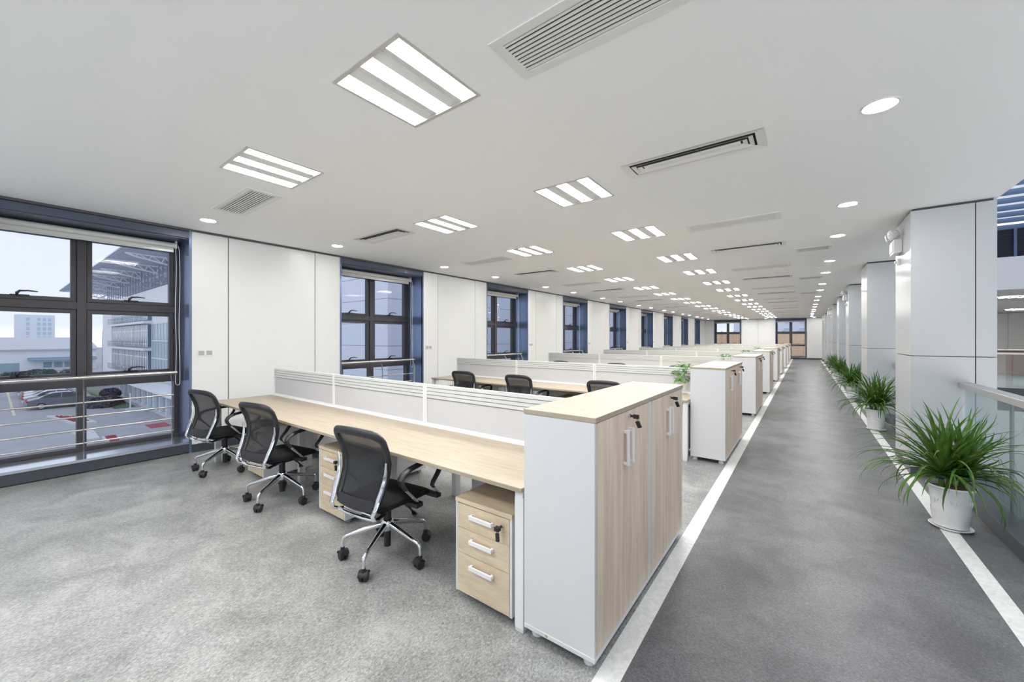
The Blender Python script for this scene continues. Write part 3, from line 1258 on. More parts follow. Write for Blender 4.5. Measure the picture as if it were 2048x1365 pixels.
pdk = make_desk()
for k, y in enumerate(ROWS):
    o = pdk if k == 0 else dup(pdk)
    o.location = (0, y - (0.012 if k == 0 else 0.14), 0)
    o['label'] = 'long light oak desk bench with white divider screens, ' + ORD[k] + ' row from the camera'
    o['group'] = 'desk benches'


# ================================================================== drawer pedestals
def make_pedestal():
    r = thing('drawer_pedestal', '', 'drawer unit')
    w, d, h0, h1 = 0.42, 0.52, 0.045, 0.60
    b = MB()
    b.box(-w / 2, -w / 2 + 0.016, 0, d, h0, h1 - 0.026)
    b.box(w / 2 - 0.016, w / 2, 0, d, h0, h1 - 0.026)
    b.box(-w / 2 + 0.016, w / 2 - 0.016, 0.02, d, h0, h0 + 0.018)
    b.box(-w / 2 + 0.016, w / 2 - 0.016, d - 0.016, d, h0 + 0.018, h1 - 0.026)
    b.build('carcass', 'white_laminate', r, bevel=0.0015)
    t = MB()
    t.box(-w / 2 - 0.001, w / 2 + 0.001, -0.003, d + 0.001, h1 - 0.025, h1)
    t.build('top', 'drawer_oak', r, bevel=0.002)
    zs = [h0 + 0.003, h0 + 0.235, h0 + 0.383, h1 - 0.029]
    for i in range(3):
        q = MB()
        q.box(-w / 2 + 0.0185, w / 2 - 0.0185, -0.001, 0.018, zs[i] + 0.0012, zs[i + 1] - 0.0012)
        qo = q.build('drawer', 'drawer_oak', r, bevel=0.001)
        z = zs[i + 1] - 0.055
        h = MB()
        h.box(-0.085, 0.085, -0.027, -0.018, z - 0.012, z + 0.012)
        h.box(-0.085, -0.07, -0.018, -0.001, z - 0.01, z + 0.01)
        h.box(0.07, 0.085, -0.018, -0.001, z - 0.01, z + 0.01)
        h.build('handle', 'white_handle', qo, bevel=0.002)
    make_lock(r, w / 2 - 0.065, -0.001, zs[3] - 0.045, 'y')
    for x in (-w / 2 + 0.05, w / 2 - 0.05):
        for y in (0.06, d - 0.06):
            c = MB()
            c.cyl((x - 0.012, y, 0.021), (x + 0.012, y, 0.021), 0.021, n=14)
            c.box(x - 0.015, x + 0.015, y - 0.02, y + 0.02, 0.03, 0.0445)
            c.build('caster', 'socket_grey', r)
    return r


pp = make_pedestal()
first = True
PEDX = (-1.462, -3.23, -4.86)
where = ('beside the end cabinets', 'under the middle of the desk', 'under the window end of the desk')
for k in (0, 1, 2):
    for j, x in enumerate(PEDX):
        o = pp if first else dup(pp)
        first = False
        xx = x if k == 0 else (-1.462, -3.02, -5.5)[j]
        o.location = (xx, ROWS[k] + (0.011 if k == 0 else 0.0) + (0.0, 0.07, 0.08)[j], 0)
        o['group'] = 'drawer pedestals'
        o['label'] = 'three-drawer oak pedestal ' + where[j] + ', front side of the ' + ORD[k] + ' row'
for k in (0, 1):
    for j, x in enumerate((-2.1, -3.72, -5.2)):
        o = dup(pp)
        o.location = (x, ROWS[k] + 1.36, 0)
        o.rotation_euler[2] = pi
        o['group'] = 'drawer pedestals'
        o['label'] = 'white-backed drawer pedestal ' + where[j] + ', rear side of the ' + ORD[k] + ' row'


# ================================================================== office chairs
def make_chair():
    """Faces +y, origin on the floor under the gas column."""
    r = thing('office_chair', '', 'chair')
    # seat cushion
    s = MB()
    rings = []
    ny = 14
    for i in range(ny + 1):
        t = i / ny
        y = -0.245 + 0.49 * t
        hw = 0.235 * (1 - 0.10 * (1 - t)) * sqrt(max(0.0, 1 - (abs(2 * t - 1) ** 6) * 0.55))
        top = 0.462 + 0.012 * sin(pi * t) - 0.035 * max(0, (t - 0.78) / 0.22) ** 2
        th = 0.062 * (0.35 + 0.65 * sin(pi * min(1, max(0, 0.06 + 0.88 * t))) ** 0.5)
        ring = []
        for a in range(20):
            q = 2 * pi * a / 20
            cx = abs(cos(q)) ** 0.45 * (1 if cos(q) >= 0 else -1)
            cz = abs(sin(q)) ** 0.7 * (1 if sin(q) >= 0 else -1)
            ring.append((hw * cx, y, top - th / 2 + th / 2 * cz - 0.012 * (cx * cx) * (cz > 0) * -0.5))
        rings.append(ring)
    s.rings(rings)
    s.build('seat', 'seat_fabric', r)

    # backrest shape: profile y(z) and half width(z)
    def prof(z):
        pts = [(0.45, -0.275), (0.50, -0.262), (0.58, -0.228), (0.66, -0.205), (0.74, -0.203), (0.82, -0.225), (0.89, -0.258), (0.945, -0.292)]
        for (za, ya), (zb, yb) in zip(pts, pts[1:]):
            if z <= zb:
                t = (z - za) / (zb - za)
                return ya + (yb - ya) * t
        return pts[-1][1]

    def hw(z):
        t = (z - 0.45) / 0.5
        return 0.185 + 0.05 * t ** 0.9

    zlo, zhi = 0.462, 0.935
    loop = []
    n = 14
    for i in range(n + 1):
        z = zlo + 0.03 + (zhi - zlo - 0.09) * i / n
        loop.append((hw(z), z))
    for i in range(1, 6):
        a = pi / 2 * i / 6
        loop.append((hw(0.9) - 0.065 + 0.065 * cos(a), zhi - 0.06 + 0.06 * sin(a)))
    for i in range(7):
        x = (hw(0.9) - 0.065) * (1 - i / 3.0)
        loop.append((x, zhi + 0.012 * (1 - (x / 0.2) ** 2)))
    right = loop[:n + 6]
    for (x, z) in reversed(right[:]):
        if z <= zhi - 0.0001:
            loop.append((-x, z))
    for i in range(5):
        x = -0.15 + 0.3 * i / 4
        loop.append((x, zlo - 0.006 * (1 - (x / 0.15) ** 2)))
    clean = []
    for p in loop:
        if not clean or (abs(p[0] - clean[-1][0]) + abs(p[1] - clean[-1][1])) > 0.004:
            clean.append(p)
    L3 = [Vector((x, prof(z) - 0.02 * (abs(x) / 0.22) ** 2 * -1.0, z)) for x, z in clean]
    f = MB()
    f.tube(L3, 0.023, 10, flat=(0.75, 1.15), loop=True, up=(0, 1, 0))
    # broad lower band
    lb = []
    for z in (0.455, 0.475, 0.50, 0.515):
        lb.append([(x, prof(z) + 0.02 * (abs(x) / 0.22) ** 2 + off, z) for x in [(-0.175 + 0.35 * i / 8) for i in range(9)] for off in (0,)])
    back = [[(p[0], p[1] - 0.018, p[2]) for p in row] for row in lb]
    f.rings(lb, 0, False, False, True)
    f.rings(back, 0, False, False, True)
    fo = f.build('backrest_frame', 'black_plastic', r)
    mm = MB()
    rows = []
    for i in range(15):
        z = zlo + 0.02 + (zhi - zlo - 0.022) * i / 14
        w_ = hw(z) - 0.005
        if z > zhi - 0.06:
            q = (z - (zhi - 0.06)) / 0.06
            w_ = hw(0.9) - 0.065 + 0.062 * sqrt(max(0, 1 - q * q))
        rows.append([(w_ * (2 * j / 8 - 1), prof(z) + 0.02 * (w_ * abs(2 * j / 8 - 1) / 0.22) ** 2, z) for j in range(9)])
    mm.rings(rows, 0, False, False, True)
    mm.build('backrest_mesh', 'mesh_black', r)
    # chrome supports
    for sx in (-1, 1):
        c = MB()
        pts = []
        for z in (0.76, 0.70, 0.64, 0.58, 0.53, 0.48):
            pts.append((sx * (hw(z) + 0.022), prof(z) - 0.014, z))
        pts += [(sx * 0.205, -0.298, 0.445), (sx * 0.20, -0.287, 0.41), (sx * 0.185, -0.25, 0.393), (sx * 0.15, -0.17, 0.39), (sx * 0.09, -0.05, 0.39)]
        c.tube(pts, [0.006, 0.010, 0.013, 0.014, 0.014, 0.014, 0.014, 0.014, 0.014, 0.013, 0.012], 8, flat=(1.25, 0.8), up=(1, 0, 0))
        c.build('back_support', 'chrome', r)
    bar = MB()
    bar.tube([(-0.187, -0.262, 0.398), (-0.08, -0.268, 0.393), (0.08, -0.268, 0.393), (0.187, -0.262, 0.398)], 0.011, 8)
    bar.tube([(-0.15, -0.235, 0.405), (0.15, -0.235, 0.405)], 0.008, 8)
    bar.build('support_bar', 'chrome', r)
    # arms
    for sx in (-1, 1):
        a = MB()
        X = sx * 0.275
        pts = [(X, -0.095, 0.555), (X, -0.125, 0.59), (X, -0.135, 0.625), (X, -0.115, 0.655), (X, -0.05, 0.678), (X, 0.06, 0.690), (X, 0.17, 0.688),
               (X, 0.235, 0.675), (X, 0.262, 0.65), (X, 0.255, 0.62), (X, 0.215, 0.57), (X, 0.17, 0.525), (X, 0.16, 0.505), (X, 0.172, 0.49)]
        rad = [0.017, 0.021, 0.022, 0.022, 0.021, 0.021, 0.020, 0.019, 0.018, 0.018, 0.017, 0.016, 0.015, 0.014]
        a.tube(pts, rad, 10, flat=(1.25, 0.7), up=(1, 0, 0))
        ao = a.build('armrest', 'black_plastic', r)
        c = MB()
        c.tube([(X, -0.10, 0.56), (X, 0.0, 0.455), (X - sx * 0.01, 0.03, 0.425)], 0.0095, 8)
        c.build('arm_strut', 'chrome', ao)
        c = MB()
        c.tube([(X, 0.168, 0.497), (X, 0.215, 0.445), (X - sx * 0.01, 0.225, 0.425)], 0.0095, 8)
        c.build('arm_strut', 'chrome', ao)
        b = MB()
        b.box(min(X + sx * 0.012, sx * 0.10), max(X + sx * 0.012, sx * 0.10), 0.0, 0.06, 0.395, 0.427)
        b.build('arm_bracket', 'black_plastic', ao, bevel=0.004)
        b = MB()
        b.box(min(X + sx * 0.012, sx * 0.10), max(X + sx * 0.012, sx * 0.10), 0.20, 0.245, 0.398, 0.427)
        b.build('arm_bracket', 'black_plastic', ao, bevel=0.004)
    m = MB()
    m.box(-0.09, 0.09, -0.12, 0.14, 0.365, 0.405)
    m.box(-0.16, 0.16, -0.19, 0.2, 0.398, 0.41)
    m.build('tilt_mechanism', 'black_plastic', r, bevel=0.008)
    for sx in (-1, 1):
        lv = MB()
        lv.tube([(sx * 0.08, 0.05, 0.385), (sx * 0.17, 0.05, 0.36), (sx * 0.21, 0.045, 0.34)], 0.007, 6)
        lv.tube([(sx * 0.20, 0.05, 0.343), (sx * 0.24, 0.03, 0.338), (sx * 0.275, -0.005, 0.35)], [0.012, 0.02, 0.012], 8, flat=(0.4, 1.0))
        lv.build('lever', 'black_plastic', r)
    g = MB()
    g.cyl((0, 0, 0.26), (0, 0, 0.37), 0.027, n=18)
    g.cyl((0, 0, 0.075), (0, 0, 0.20), 0.024, n=18)
    g.build('gas_column', 'black_plastic', r)
    hb = MB()
    hb.lathe([(0.03, 0.185), (0.042, 0.20), (0.045, 0.24), (0.036, 0.262), (0.028, 0.268)], 20)
    hub = hb.build('base_hub', 'chrome', r)
    for i in range(5):
        a = radians(218 + 72 * i)
        u = Vector((cos(a), sin(a), 0))
        P = lambda d, z: (u.x * d, u.y * d, z)
        l = MB()
        l.tube([P(0.03, 0.232), P(0.12, 0.208), P(0.22, 0.178), P(0.275, 0.162), P(0.297, 0.150), P(0.305, 0.125), P(0.305, 0.078)],
               [0.02, 0.018, 0.0155, 0.014, 0.0135, 0.012, 0.011], 10)
        l.build('base_leg', 'chrome', r)
        c = MB()
        sw = a + radians(40 + 63 * i)
        ax = Vector((cos(sw), sin(sw), 0))
        ctr = Vector(P(0.305, 0.031)) + Vector((-ax.y, ax.x, 0)) * 0.008
        for s2 in (-1, 1):
            p0 = ctr + ax * (0.006 * s2)
            p1 = ctr + ax * (0.028 * s2)
            c.tube([p0, p0 + (p1 - p0) * 0.7, p1], [0.031, 0.031, 0.024], 16)
        hood = []
        fwd = Vector((-ax.y, ax.x, 0))
        for j in range(9):
            b = radians(10 + 160 * j / 8)
            q = ctr + fwd * (0.033 * cos(b)) + Vector((0, 0, 0.033 * sin(b) + 0.002))
            hood.append([q - ax * 0.03, q + ax * 0.03, q + ax * 0.03 + Vector((0, 0, 0.003)), q - ax * 0.03 + Vector((0, 0, 0.003))])
        c.rings(hood, 0, True, True, True)
        c.cyl(Vector(P(0.305, 0.055)), Vector(P(0.305, 0.085)), 0.014, n=10)
        c.build('caster', 'black_rubber', r)
    return r


pch = make_chair()
first = True
CHAIRS = [[(-2.375, 1.69, 6), (-4.03, 1.68, 10), (-5.50, 1.66, 12)],
          [(-2.22, 5.28, 4), (-3.66, 5.26, 3), (-4.88, 5.26, 6)],
          [(-2.10, 8.98, 0), (-3.52, 8.98, 4), (-5.0, 8.98, 3)]]
cw = ('closest to the end cabinets', 'at the middle of the desk', 'closest to the window wall')
for k, row in enumerate(CHAIRS):
    for j, (x, y, a) in enumerate(row):
        o = pch if first else dup(pch)
        first = False
        o.location = (x, y, 0)
        o.rotation_euler[2] = radians(a)
        o['group'] = 'mesh office chairs'
        o['label'] = 'black mesh swivel chair with chrome base ' + cw[j] + ', ' + ORD[k] + ' row'


# ================================================================== plants
def strap_leaf(mb, root, az, elev, length, width, droop, seg=9, twist=0.0):
    p = Vector(root)
    e = elev
    L = []
    d = length / seg
    u = Vector((cos(az), sin(az), 0))
    side = Vector((-sin(az), cos(az), 0))
    for i in range(seg + 1):
        t = i / seg
        w = width * (0.55 + 0.45 * min(1, t * 4)) * (1 - t ** 2.2) + 0.0012
        nrm = Vector((0, 0, 1)) * cos(e) - u * sin(e)
        L.append([p - side * w / 2 + nrm * w * 0.22, p, p + side * w / 2 + nrm * w * 0.22])
        p = p + (u * cos(e) + Vector((0, 0, 1)) * sin(e)) * d
        e -= droop / seg * (0.35 + 1.5 * t)
    mb.rings(L, 0, False, False, True)


def make_strap_plant(seed, label, loc, scale=1.0):
    R = random.Random(seed)
    r = thing('potted_plant', label, 'potted plant', loc, 0, 'strap-leaf plants along the aisle')
    p = MB()
    n = 48
    pr = [(0.098, 0.022), (0.10, 0.03)]
    for i in range(7):
        z = 0.045 + 0.016 * i
        pr += [(0.101 + 0.0035 * i * 0.6, z), (0.1035 + 0.0035 * i * 0.6, z + 0.006)]
    pr += [(0.112, 0.17), (0.118, 0.24), (0.126, 0.305), (0.138, 0.335), (0.144, 0.342), (0.142, 0.352), (0.132, 0.350), (0.120, 0.315), (0.115, 0.30)]

    def wave(a, k):
        return 1 + (0.012 * cos(6 * 2 * pi * a / n) if 2 < k < 20 else 0) + (0.025 * cos(8 * 2 * pi * a / n) if 19 <= k <= 21 else 0)
    p.lathe(pr, n, wave=wave, caps=True)
    # raised leaf ornaments on the upper half
    for q in range(6):
        a = 2 * pi * (q + 0.5) / 6
        for da, dz, ln in ((0, 0, 0.05), (-0.14, 0.012, 0.036), (0.14, 0.012, 0.036)):
            c0 = Vector((0.117 * cos(a + da), 0.117 * sin(a + da), 0.205 + dz))
            c1 = Vector((0.124 * cos(a + da * 1.8), 0.124 * sin(a + da * 1.8), 0.205 + dz + ln))
            p.tube([c0, (c0 + c1) / 2, c1], [0.002, 0.007, 0.002], 6)
    p.build('pot', 'pot_white', r)
    s = MB()
    s.lathe([(0.09, 0.003), (0.115, 0.006), (0.129, 0.02), (0.126, 0.022), (0.112, 0.012), (0.02, 0.010)], 36)
    s.lathe([(0.09, 0.0), (0.09, 0.004)], 24)
    s.build('saucer', 'pot_white', r)
    so = MB()
    so.lathe([(0.119, 0.318), (0.08, 0.327), (0.03, 0.33)], 24)
    so.build('soil', 'soil', r)
    lf = MB()
    crowns = [(-0.055, -0.035, 0.03), (0.07, 0.055, 0.0), (0.0, 0.03, -0.02)]
    for ci, (cx, cy, dz) in enumerate(crowns):
        lf.tube([(cx, cy, 0.32), (cx * 1.1, cy * 1.1, 0.40)], [0.022, 0.018], 8)
        nl = (68, 64, 34)[ci]
        for i in range(nl):
            t = i / (nl - 1)
            az = i * 2.399963 + R.uniform(-0.25, 0.25) + ci
            elev = radians(84 - 76 * t ** 0.9 + R.uniform(-7, 7))
            length = (0.40 + 0.24 * sin(pi * min(1, 0.15 + t * 0.7))) * R.uniform(0.82, 1.18)
            droop = radians(18 + 105 * t + R.uniform(-10, 20))
            z = 0.40 + dz + 0.05 * (1 - t)
            strap_leaf(lf, (cx * 1.1 + 0.012 * cos(az), cy * 1.1 + 0.012 * sin(az), z), az, elev, length, R.uniform(0.022, 0.033), droop)
    lim = 1.315 - loc[0]
    lf.v = [(v[0] if v[0] < lim - 0.08 else lim - 0.08 + 0.08 * (1 - math.exp(-(v[0] - lim + 0.08) / 0.16)), v[1], v[2]) for v in lf.v]
    lf.build('foliage', 'leaf_strap', r)
    r.scale = (scale, scale, scale)
    return r


SP = [(0.955, 4.70, 1.0), (0.965, 8.95, 1.0), (0.965, 12.9, 1.0), (0.97, 16.75, 1.0), (0.97, 20.6, 0.95)]
for i, (x, y, sc) in enumerate(SP):
    make_strap_plant(11 + i, 'long-leaved green plant in a white pot beside the aisle, ' + ORD[i] + ' from the camera', (x, y, 0.0), sc)


def make_desk_plant(seed, label, loc):
    R = random.Random(seed)
    r = thing('desk_plant', label, 'potted plant', loc, 0, 'leafy plants on the desks')
    p = MB()
    p.lathe([(0.055, 0.0), (0.058, 0.01), (0.075, 0.13), (0.079, 0.14), (0.073, 0.14), (0.07, 0.125)], 28)
    p.build('pot', 'pot_white', r)
    s = MB()
    s.lathe([(0.071, 0.126), (0.03, 0.131)], 20)
    s.build('soil', 'soil', r)
    lf = MB()
    for i in range(190):
        az = R.uniform(0, 2 * pi)
        el = R.uniform(0.1, 1.5)
        d = R.uniform(0.07, 0.215)
        c = Vector((cos(az) * cos(el) * d * 0.9, sin(az) * cos(el) * d * 0.9, 0.14 + sin(el) * d * 1.35))
        out = Vector((cos(az + R.uniform(-.6, .6)), sin(az + R.uniform(-.6, .6)), R.uniform(-0.5, 0.9))).normalized()
        sd = out.cross(Vector((R.uniform(-.3, .3), R.uniform(-.3, .3), 1))).normalized()
        nn = sd.cross(out)
        ln, wd = R.uniform(0.055, 0.095), R.uniform(0.03, 0.046)
        prof = [(0, 0.1), (0.2, 0.75), (0.45, 1.0), (0.75, 0.62), (1.0, 0.04)]
        lf.rings([[c + out * (ln * t) - sd * (wd * w / 2) + nn * (wd * w * 0.2 - 0.02 * t * t),
                   c + out * (ln * t) - nn * (0.02 * t * t),
                   c + out * (ln * t) + sd * (wd * w / 2) + nn * (wd * w * 0.2 - 0.02 * t * t)] for t, w in prof], 0, False, False, True)
        if i < 40:
            lf.tube([(0.01 * cos(az), 0.01 * sin(az), 0.13), c * 0.6 + Vector((0, 0, 0.055)), c], 0.0022, 4)
    lim = -1.185 - loc[0]
    lf.v = [(min(v[0], lim - 0.02 + 0.02 * math.tanh((v[0] - lim + 0.02) / 0.1)) if v[0] > lim - 0.02 else v[0], v[1], max(v[2], 0.01)) for v in lf.v]
    lf.build('foliage', 'leaf_broad', r)
    return r


make_desk_plant(3, 'bright green leafy plant in a white pot on the second desk row', (-1.37, 5.98, DZ + 0.0005))
make_desk_plant(4, 'bright green leafy plant in a white pot on the third desk row', (-1.40, 9.75, DZ + 0.0005))
make_desk_plant(5, 'bright green leafy plant in a white pot on the fourth desk row', (-1.42, 13.6, DZ + 0.0005))
make_desk_plant(6, 'bright green leafy plant in a white pot on the fifth desk row', (-1.42, 17.5, DZ + 0.0005))

# ================================================================== atrium
af = MB()
af.box(AX - 0.1, RX, YB, YF - 6, LOWER - 0.2, LOWER)
tag(af.build('floor_lower', 'floor_strip', kind='structure'), 'pale lower floor of the atrium', 'floor')
lw = MB()
lw.box(AX, RX, AY + 5.0, AY + 5.15, LOWER, -0.35)
lw.box(AX - 0.1, AX - 0.02, YB, AY, LOWER, -0.35)
tag(lw.build('wall_lower', 'wall_panel', kind='structure'), 'white walls of the level below the atrium edge', 'wall')
rw = MB()
rw.box(RX, RX + 0.2, YB, AY, LOWER, 6.0)
tag(rw.build('wall_atrium', 'wall_panel', kind='structure'), 'tall white side wall across the atrium', 'wall')
fa = MB()
fa.box(AX + 0.0, RX, AY - 0.05, AY - 0.001, H - 0.02, H + 0.95)
tag(fa.build('trim_4', 'facade_white', kind='structure'), 'white fascia band above the far end of the atrium', 'trim')
lv = thing('louvre_screen', 'dark blue louvred screen above the white fascia of the atrium', 'louvre', (0, AY - 0.02, H + 0.95))
f = MB()
f.box(AX, RX, 0.06, 0.08, 0, 0.95)
f.build('backing', 'groove_dark', lv)
f = MB()
for i in range(9):
    z = 0.03 + i * 0.088
    f.quad([(AX, -0.02, z), (RX, -0.02, z), (RX, 0.05, z + 0.045), (AX, 0.05, z + 0.045)])
    f.quad([(AX, -0.02, z - 0.006), (RX, -0.02, z - 0.006), (RX, 0.05, z + 0.039), (AX, 0.05, z + 0.039)])
f.build('blades', 'reveal_navy', lv)
f = MB()
for x in (1.62, 4.95, 8.3):
    f.box(x, x + 0.06, -0.04, 0.0, 0, 0.86)
f.box(AX, RX, -0.05, 0.05, 0.82, 0.95)
f.build('frame', 'reveal_navy', lv)

ro = MB()
RZ = 5.0
ro.quad([(AX - 0.3, YB, RZ), (RX, YB, RZ), (RX, AY, RZ), (AX - 0.3, AY, RZ)])
roof = ro.build('skylight', 'roof_glass', kind='structure')
tag(roof, 'glazed white skylight over the atrium', 'skylight')
y = AY - 0.7
k = 0
bm_ = MB()
while y > YB:
    bm_.box(AX - 0.3, RX, y - 0.035, y + 0.035, RZ - 0.13, RZ - 0.01)
    bm_.box(AX - 0.3, RX, y - 0.42, y - 0.405, RZ - 0.04, RZ - 0.01)
    y -= 0.84
bm_.build('skylight_beams', 'reveal_navy', roof)
up = MB()
up.box(AX - 0.32, AX - 0.02, YB, AY, H + 0.6, RZ + 0.1)
tag(up.build('wall_upper', 'wall_panel', kind='structure'), 'white upstand wall between ceiling edge and skylight', 'wall')
# furniture seen beyond the atrium
ct = thing('reception_counter', 'low brown partition counter in the wing beyond the atrium', 'counter', (6.5, 26.0, 0))
c = MB()
c.box(-2.6, 3.4, 0, 0.5, 0.0, 1.02)
c.build('body', 'brick_brown', ct)
c = MB()
c.box(-2.65, 3.45, -0.04, 0.54, 1.02, 1.06)
c.build('top', 'white_laminate', ct, bevel=0.003)
for i, (x, y) in enumerate(((3.6, 11.5), (4.6, 14.5))):
    c = thing('display_counter', ('white display counter on the lower atrium floor, closer to the railing', 'white display counter on the lower atrium floor, farther from the railing')[i],
              'counter', (x, y, LOWER))
    b = MB()
    b.box(-0.9, 0.9, -0.35, 0.35, 0.08, 1.0)
    b.build('body', 'white_laminate', c, bevel=0.005)
    b = MB()
    b.box(-0.95, 0.95, -0.4, 0.4, 1.0, 1.05)
    b.build('top', 'pillar_panel', c, bevel=0.004)
    b = MB()
    b.box(-0.85, 0.85, -0.3, 0.3, 0.0, 0.08)
    b.build('plinth', 'base_slate', c)

# ================================================================== outdoors
gr = MB()
gr.box(-400, WX - 0.64, -150, 250, GROUND - 0.2, GROUND)
gr.box(WX - 0.64, 200, YF + 0.64, 250, GROUND - 0.2, GROUND)
tag(gr.build('ground', 'asphalt', kind='structure'), 'grey asphalt yard and car park outside the windows', 'ground')
bw = MB()
bw.box(WX - 0.62, WX - 0.5, -8, YF + 0.6, GROUND, -0.3)
bw.box(WX - 0.62, WX - 0.5, -8, YF + 0.6, H + 0.3, H + 4)
tag(bw.build('wall_outer', 'facade_white', kind='structure'), 'pale outer wall of the office building', 'wall')
ln = MB()
ln.box(-78, -53.2, 1.05, 1.22, GROUND, GROUND + 0.004)
tag(ln.build('parking_line', 'line_paint', kind='structure'), 'cream painted line behind the parked cars', 'marking')
lawn = MB()
R = random.Random(5)
nx, ny = 30, 16
rows = []
for i in range(nx + 1):
    row = []
    for j in range(ny + 1):
        u, v = i / nx, j / ny
        x = -74 + 23 * u
        yy = 6.75 + 1.5 * v
        row.append((x, yy, GROUND + 0.02 + 0.75 * sin(pi * u) * sin(pi * v) + R.uniform(0, 0.03)))
    rows.append(row)
lawn.rings(rows, 0, False, False, True)
tag(lawn.build('grass', 'leaf_lawn', kind='stuff'), 'green lawn mound beside the parked cars', 'grass')


def blob_bush(name, label, cat, loc, sx, sy, sz, mat, seed, n=900, leaf=0.16):
    R = random.Random(seed)
    b = MB()
    for i in range(n):
        a, e = R.uniform(0, 2 * pi), R.uniform(0, pi / 2)
        q = R.uniform(0.82, 1.04)
        c = Vector((sx * q * abs(cos(e)) ** 0.5 * cos(a), sy * q * abs(cos(e)) ** 0.5 * sin(a), sz * q * sin(e)))
        d = Vector((R.uniform(-1, 1), R.uniform(-1, 1), R.uniform(-1, 1))).normalized() * leaf
        w = d.orthogonal().normalized() * leaf * 0.6
        b.quad([c - d, c - w, c + d, c + w])
    b.lathe([(0.9, 0.0), (0.86, 0.5), (0.5, 0.86), (0.05, 0.93)], 14)
    k = len(b.v) - 4 * 14
    for i in range(k, len(b.v)):
        v = b.v[i]
        b.v[i] = (v[0] * sx, v[1] * sy, v[2] * sz)
    o = b.build(name, mat, loc=loc)
    return tag(o, label, cat)


blob_bush('hedge', 'low purple hedge at the near edge of the lawn', 'hedge', (-53.2, 6.5, GROUND), 0.9, 1.3, 0.9, 'leaf_hedge', 1)
blob_bush('hedge', 'purple hedge farther back on the lawn', 'hedge', (-58.5, 7.5, GROUND + 0.55), 1.4, 0.75, 0.6, 'leaf_hedge', 2)
for i, (x, yy, s) in enumerate(((-100, 2.0, 1.1), (-102, 5.0, 1.3), (-99, 8.2, 1.2), (-93, 8.0, 1.4), (-78, 8.3, 1.0))):
    blob_bush('shrub', ('dark clipped shrub in front of the factory doors', 'round shrub by the factory awning', 'shrub at the lawn corner by the factory',
                        'tall shrub by the louvred tower', 'shrub beside the white facade corner')[i], 'shrub',
              (x, yy, GROUND), s * 1.4, s * 1.4, s, 'leaf_shrub', 20 + i, 500, 0.2)


def bed(name, label, pts, z, mat):
    r = thing(name, label, 'flower bed', (0, 0, 0))
    k = MB()
    cx = sum(p[0] for p in pts) / len(pts)
    cy = sum(p[1] for p in pts) / len(pts)
    inner = [(cx + (p[0] - cx) * 0.66, cy + (p[1] - cy) * 0.66) for p in pts]
    for i in range(len(pts)):
        j = (i + 1) % len(pts)
        k.rings([[(*pts[i], z), (*pts[j], z), (*inner[j], z), (*inner[i], z)],
                 [(*pts[i], z + 0.14), (*pts[j], z + 0.14), (*inner[j], z + 0.14), (*inner[i], z + 0.14)]], 0, True, True, False)
    k.build('kerb', 'kerb_stone', r)
    f = MB()
    f.rings([[(*p, z + 0.01) for p in inner], [(*p, z + 0.17) for p in inner]], 0, True, True, False)
    R = random.Random(len(label))
    for i in range(220):
        t, u = R.random(), R.random()
        a = Vector(inner[0]).lerp(Vector(inner[1]), t)
        b = Vector(inner[3]).lerp(Vector(inner[2]), t)
        c = a.lerp(b, u)
        h = R.uniform(0.04, 0.09)
        f.quad([(c.x - h, c.y, z + 0.15), (c.x, c.y - h, z + 0.22), (c.x + h, c.y, z + 0.15), (c.x, c.y + h, z + 0.24)])
    f.build('flowers', mat, r)


bed('flower_bed', 'kerbed red flower bed in the yard, close under the windows', [(-36.6, 4.28), (-36.4, 4.9), (-34.0, 4.9), (-33.8, 4.3)], GROUND, 'flower_red')
bed('flower_bed', 'kerbed red flower bed in the yard, beside the parked cars', [(-50.2, 2.7), (-47.9, 4.4), (-43.4, 4.85), (-43.8, 3.7)], GROUND, 'flower_red')
mt = MB()
mt.box(-39.7, -37.8, 6.9, 8.05, GROUND, GROUND + 0.02)
tag(mt.build('door_mat', 'mat_red'), 'red entrance mat on the yard by the glass lobby', 'mat')
kb = MB()
kb.box(-47.4, -47.0, 7.0, 8.25, GROUND, GROUND + 0.35)
tag(kb.build('low_wall', 'kerb_stone'), 'low stone wall at the lawn end by the lobby', 'wall')
pl = MB()
pl.cyl((-49.3, 7.6, GROUND), (-49.3, 7.6, GROUND + 1.5), 0.05, n=8)
tag(pl.build('bollard', 'truss_white'), 'thin white post on the lawn edge', 'post')
kp = MB()
kp.rings([[(-41.0, 3.2, GROUND), (-36.6, 3.55, GROUND), (-36.5, 4.2, GROUND), (-40.6, 4.3, GROUND)],
          [(-41.0, 3.2, GROUND + 0.1), (-36.6, 3.55, GROUND + 0.1), (-36.5, 4.2, GROUND + 0.1), (-40.6, 4.3, GROUND + 0.1)]], 0, True, True, False)
tag(kp.build('kerb_island', 'kerb_stone'), 'pale paved kerb island between the two flower beds', 'kerb')


